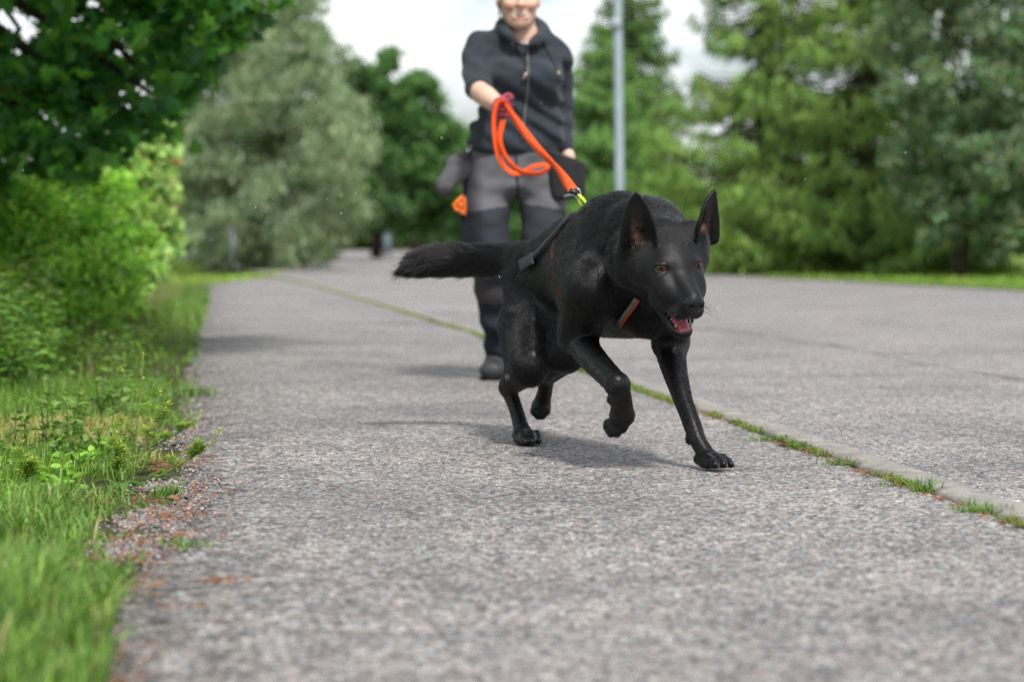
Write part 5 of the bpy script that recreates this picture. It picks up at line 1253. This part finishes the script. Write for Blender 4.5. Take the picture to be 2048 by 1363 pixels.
    mb = MB(); mb.tube(line([(941, 300), (934, 340), (929, 395), (926, 440)], .006, 14, bt), .007, 6); mb.build('side_seam', blk, tr)
    mb = MB(); mb.tube(line([(1031, 300), (1034, 340), (1036, 385), (1036, 410)], .002, 14, bt), .004, 6); mb.build('fly_seam', blk, tr)
    # holster pocket (her left hand rests in it)
    S = SDF(.006); S.seg(at(1122, 300, 9.36), at(1128, 390, 9.36), (.062, .028), (.050, .020), side=ex, k=.02); S.seg(at(1152, 310, 9.40), at(1154, 385, 9.40), (.040, .020), (.034, .014), side=ex, k=.025)
    S.raw(lambda X: (.898-.36*(X[..., 0]-.14))-X[..., 2], (.08, 9.2, .80), (.36, 9.6, .98), k=.006, op='-')
    Vp, Qp = S.mesh(); raw_mesh('holster_pocket', Vp, Qp, blk, tr)
    # boots
    bo = mat('boot_leather', (.035, .036, .038), .55, .4, noise=.3, scale=25)
    for (an, toe, hl) in (((997, 700, 9.54), at(983, 0, 9.40), at(997, 0, 9.60)), ((1100, 700, 9.90), at(1110, 0, 9.78), at(1100, 0, 9.98))):
        S = SDF(.006); a = at(*an); toe = np.array([toe[0], toe[1], .040]); hl = np.array([hl[0], hl[1], .042])
        S.seg(a+[0, 0, .03], hl+[0, 0, .035], .052, .046, k=.02); S.seg(hl, toe, (.040, .040), (.049, .036), side=ex, k=.02); S.seg(a, (hl+toe)/2+[0, 0, .02], .045, .042, k=.03)
        S.raw(lambda X: X[..., 2]-.006, (hl-.15)*[1, 1, 0]-[0, 0, .05], np.array([hl[0]+.15, hl[1]+.15, .006]), k=.004, op='-'); S.P[-1]['lo'] = np.array([hl[0]-.3, hl[1]-.5, -.06]); S.P[-1]['hi'] = np.array([hl[0]+.3, hl[1]+.3, .008])
        Vb, Qb = S.mesh(); ob = raw_mesh('boot', Vb, Qb, bo, root)
        S = SDF(.006); S.seg(hl*[1, 1, 0]+[0, 0, .010], toe*[1, 1, 0]+[0, 0, .010], (.043, .009), (.051, .009), side=ex, k=.01); Vb, Qb = S.mesh(); raw_mesh('sole', Vb, Qb, mat('boot_sole', (.012, .012, .012), .8), ob)
    # ---- gloved right hand, fist closed round the leash
    S = SDF(.004); w_ = at(997, 209, 9.02); pc = at(1004, 216, 8.97)
    S.seg(w_, pc, (.030, .028), (.036, .030), side=ez, k=.01); S.ell(pc, (.036, .034, .040), k=.012)
    for k in range(4):
        zz = .028-.0185*k; r_ = (.0100, .0105, .0100, .0088)[k]
        a = pc+np.array([-.012, -.016, zz]); b_ = pc+np.array([.006, -.044, zz-.002]); c = pc+np.array([.030, -.036, zz-.004]); d = pc+np.array([.030, -.012, zz-.004])
        S.chain([a, b_, c, d], [r_*1.1, r_, r_*.95, r_*.85], k=.003)
    S.chain([pc+np.array([.004, .0, .034]), pc+np.array([.026, -.020, .044]), pc+np.array([.036, -.042, .034])], [.013, .0115, .0095], k=.006)
    Vg, Qg = S.mesh(); gm, nt, b = mat_new('pink_glove'); a = nd(nt, 'ShaderNodeAttribute', attribute_name='paint'); nt.links.new(a.outputs['Color'], b.inputs['Base Color']); b.inputs['Roughness'].default_value = .75
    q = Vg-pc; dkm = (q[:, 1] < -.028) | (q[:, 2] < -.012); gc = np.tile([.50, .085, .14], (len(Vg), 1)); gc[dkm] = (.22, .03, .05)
    raw_mesh('glove', Vg, Qg, gm, root, True, {'paint': ('COL', gc)})
    # ---- things she carries
    S = SDF(.006); gy = mat('grey_canvas', (.085, .083, .088), .9, .3, noise=.15, scale=20, bump=(300, .4, .002))
    pr = empty('waist_pouch', tuple(at(905, 345, 9.36)), 'grey fabric treat pouch swinging from the left side of her waist', 'pouch')
    S.seg(at(925, 330, 9.38), at(892, 368, 9.34), (.050, .026), (.038, .030), side=nrm([.75, 0, -.65]), k=.03); S.seg(at(940, 310, 9.42), at(915, 335, 9.38), (.026, .012), (.045, .018), side=nrm([.8, 0, -.6]), k=.03); S.ell(at(886, 378, 9.34), (.028, .026, .026), k=.03)
    S.raw(lambda X: -(vnoise(X, 45, 97, 3)*.004), (-1, 9.1, .6), (0, 9.7, 1.), k=.01, op='d')
    Vp, Qp = S.mesh(); raw_mesh('bag', Vp, Qp, gy, pr)
    mb = MB(); mb.tube([at(949, 292, 9.40), at(936, 298, 9.38), at(928, 312, 9.36), at(930, 322, 9.36)], .004, 6); mb.build('strap', gy, pr)
    mb = MB(); mb.tube([at(944, 290, 9.36), at(936, 297, 9.34), at(932, 305, 9.33), at(937, 303, 9.33), at(944, 294, 9.35), at(944, 290, 9.36)], .0028, 6); mb.build('carabiner', mat('steel_clip', (.6, .6, .62), .25, metal=.9), pr)
    oc = empty('orange_clip', tuple(at(922, 410, 9.30)), 'small orange plastic clip hanging beside her thigh below the grey pouch', 'clip'); om = mat('orange_plastic', (.80, .17, .015), .45)
    mb = MB(); mb.tube([at(927, 392, 9.3), at(915, 402, 9.3), at(908, 410, 9.3), at(911, 418, 9.3), at(922, 422, 9.3), at(929, 430, 9.3), at(930, 410, 9.3), at(927, 392, 9.3)], .0085, 7); mb.build('ring', om, oc)
    mb = MB(); mb.box(at(921, 411, 9.3), np.array([.009, .005, .014])); mb.build('gate', om, oc)
    return root, pc

def ribbon2(P, B, wid, th):
    """flat strap along P with its width along B"""
    mb = MB(); m = len(P); V_ = []
    for i in range(m):
        t = nrm(P[min(i+1, m-1)]-P[max(i-1, 0)]); b = nrm(B[i]-t*(B[i]@t)); n = np.cross(t, b); w_ = wid if np.isscalar(wid) else wid[i]
        V_ += [P[i]-b*w_/2-n*th/2, P[i]+b*w_/2-n*th/2, P[i]+b*w_/2+n*th/2, P[i]-b*w_/2+n*th/2]
    Fc = [(4*i+j, 4*i+(j+1) % 4, 4*i+4+(j+1) % 4, 4*i+4+j) for i in range(m-1) for j in range(4)]+[(3, 2, 1, 0), tuple(4*(m-1)+j for j in range(4))]
    mb.add(V_, Fc); return mb
def catmull(pts, n):
    p = np.array(pts, float); p = np.vstack([2*p[0]-p[1], p, 2*p[-1]-p[-2]]); o = []
    for i in range(1, len(p)-2):
        for t in np.linspace(0, 1, n, endpoint=False):
            a, b, c, d = p[i-1:i+3]; o.append(.5*((2*b)+(-a+c)*t+(2*a-5*b+4*c-d)*t*t+(-a+3*b-3*c+d)*t**3))
    o.append(p[-2]); return np.array(o)
def build_leash():
    root = empty('leash', tuple(at(1005, 205, 8.95)), 'flat orange leash with a slack loop, running from gloved hand to dog harness', 'leash')
    om, nt, b = mat_new('orange_webbing'); b.inputs['Base Color'].default_value = (.88, .105, .022, 1); b.inputs['Roughness'].default_value = .85; b.inputs['Specular IOR Level'].default_value = .15
    tc = nd(nt, 'ShaderNodeTexCoord'); n = nd(nt, 'ShaderNodeTexNoise', Scale=600.0); nt.links.new(tc.outputs['Object'], n.inputs['Vector']); bp = nd(nt, 'ShaderNodeBump', Strength=.4, Distance=.001); nt.links.new(n.outputs['Fac'], bp.inputs['Height']); nt.links.new(bp.outputs[0], b.inputs['Normal'])
    # taut part to the dog
    M = [at(1004, 208, 8.93), at(1012, 214, 8.90), at(1030, 238, 8.62), at(1052, 268, 8.20), at(1078, 300, 7.75), at(1105, 327, 7.25), at(1128, 356, 6.82), at(1145, 379, 6.52)]
    P = catmull(M, 8); k = np.linspace(0, 1, len(P))
    ang = np.interp(k, [0, .12, .45, .74, .9, 1], [.2, .5, 1.35, .25, 1.2, 1.45])     # twist of the strap
    t = nrm_rows(np.gradient(P, axis=0)); s1 = nrm_rows(np.cross(t, [0, 1, 0])); s2 = np.cross(t, s1)
    B = s1*np.sin(ang)[:, None]+s2*np.cos(ang)[:, None]
    ribbon2(P, B, .027, .0028).build('strap', om, root)
    # slack loop
    Lp = [at(1006, 240, 8.93), at(1003, 255, 8.90), at(999, 275, 8.89), at(1003, 297, 8.88), at(1016, 322, 8.87), at(1038, 341, 8.86), at(1060, 347, 8.85), at(1083, 346, 8.84), at(1095, 336, 8.84), at(1090, 330, 8.86), at(1068, 333, 8.88), at(1048, 343, 8.895), at(1030, 347, 8.90), at(1012, 338, 8.90), at(998, 316, 8.90), at(991, 285, 8.90), at(988, 255, 8.90), at(989, 228, 8.90), at(996, 207, 8.905), at(1006, 203, 8.91), at(1012, 208, 8.92)]
    P = catmull(Lp, 7); t = nrm_rows(np.gradient(P, axis=0)); s1 = nrm_rows(np.cross(t, [0, 1, 0])); k = np.linspace(0, 1, len(P)); s2 = np.cross(t, s1)
    a = np.interp(k, [0, .2, .4, .5, .7, .9, 1], [1.2, .9, .7, .75, .8, .8, .5]); B = s1*np.sin(a)[:, None]+s2*np.cos(a)[:, None]
    ribbon2(P, B, .021, .0030).build('slack_loop', om, root)
    mk = mat('black_hardware', (.014, .014, .015), .4, .5); st = mat('steel_snap', (.35, .36, .38), .3, metal=.9)
    e = at(1148, 383, 6.48)
    mb = MB(); mb.tube([e+[-.012, 0, .004], e+[0, 0, -.002], e+[.010, 0, -.006]], .0075, 8); mb.build('buckle', mk, root)
    mb = MB(); mb.tube([e+[.006, -.0, .010], e+[.014, 0, .004], e+[.018, 0, -.010], e+[.014, 0, -.022], e+[.004, 0, -.016], e+[.006, 0, -.004]], .0034, 7); mb.build('snap_hook', st, root)
    mb = MB(); mb.tube([e+[-.026, .01, -.014], e+[-.010, .005, -.010], e+[.002, 0, -.008]], .0050, 7); mb.build('swivel', st, root)
    return root
# ============================================================ lamp post, posts
def lamp_post():
    Yp = 26.0; b = at(1239, 0, Yp); b[2] = 0
    r = empty('street_lamp', (b[0], b[1], 0), 'tall pale grey lamp post standing at the far side of the road behind the dog', 'street lamp')
    m = mat('galvanised', (.33, .40, .43), .55, .4, noise=.12, scale=6)
    mb = MB(); mb.tube([b, b+[0, 0, 1.2], b+[-.02, 0, 3.2], b+[-.05, 0, 6.2]], [.052, .049, .044, .038], 20); mb.build('pole', m, r)
    mb = MB(); mb.tube([b, b+[0, 0, .35]], [.085, .083], 16); mb.build('base_sleeve', m, r)
    mb = MB(); mb.tube([b+[-.05, 0, 6.1], b+[-.08, -.1, 6.5], b+[-.12, -.7, 6.7]], .028, 10); mb.build('arm', m, r)
    mb = MB(); V_, F_ = sphere_mesh(b+[-.14, -.95, 6.70], (.13, .32, .06), 16, 8); mb.add(V_, F_); h = mb.build('lamp_head', m, r)
    mb = MB(); mb.box(b+[-.14, -.97, 6.645], np.array([.09, .22, .008])); mb.build('lens', mat('lamp_lens', (.5, .5, .48), .2), h)
    mb = MB(); mb.tube([b+[-.036, 0, 2.80], b+[-.036, 0, 2.92]], [.060, .060], 16); mb.build('band', m, r)
lamp_post()
def post(px, Y, h, r_, col, name, label, cat='post'):
    b = at(px, 0, Y); b[2] = -.05
    o = empty(name, tuple(b), label, cat); mb = MB(); mb.tube([b, b+[0, 0, h]], r_, 12); mb.build('shaft', mat(name+'_paint', col, .5), o)
    mb = MB(); mb.tube([b+[0, 0, h], b+[0, 0, h+r_*.8], b+[0, 0, h+r_*1.3]], [r_*1.15, r_*1.0, r_*.4], 12); mb.build('cap', mat(name+'_cap', tuple(np.array(col)*.8), .5), o)
post(465, 42, .8, .035, (.12, .13, .15), 'steel_post', 'short grey post at the foot of the willow, right of the other one')
post(425, 42.5, .7, .03, (.11, .12, .13), 'steel_post', 'short grey post half hidden below the left part of the willow')
post(775, 84, .95, .13, (.13, .17, .19), 'pale_bollard', 'pale blue-white marker post on the far clearing between tree trunks')
# raindrops: a light shower caught in the air
rg = np.random.default_rng(500); mb = MB()
for k in range(45):
    Y = rg.uniform(3.5, 12); p = at(rg.uniform(0, 2048), rg.uniform(-60, 900), Y)
    if p[2] < .05: continue
    V_, F_ = sphere_mesh(p, (.0006, .0006, .0022), 6, 5, None); mb.add(V_, F_)
rd = mb.build('raindrops', mat('water_drop', (.75, .78, .8), .05, 1.0)); rd['kind'] = 'stuff'
FURN = 430000
root, DV, DQ, DN, HD, LD, HH, HR, DST = build_dog()
build_harness(DV, DQ, HD, LD)
person_root, fist = build_person()
build_leash()
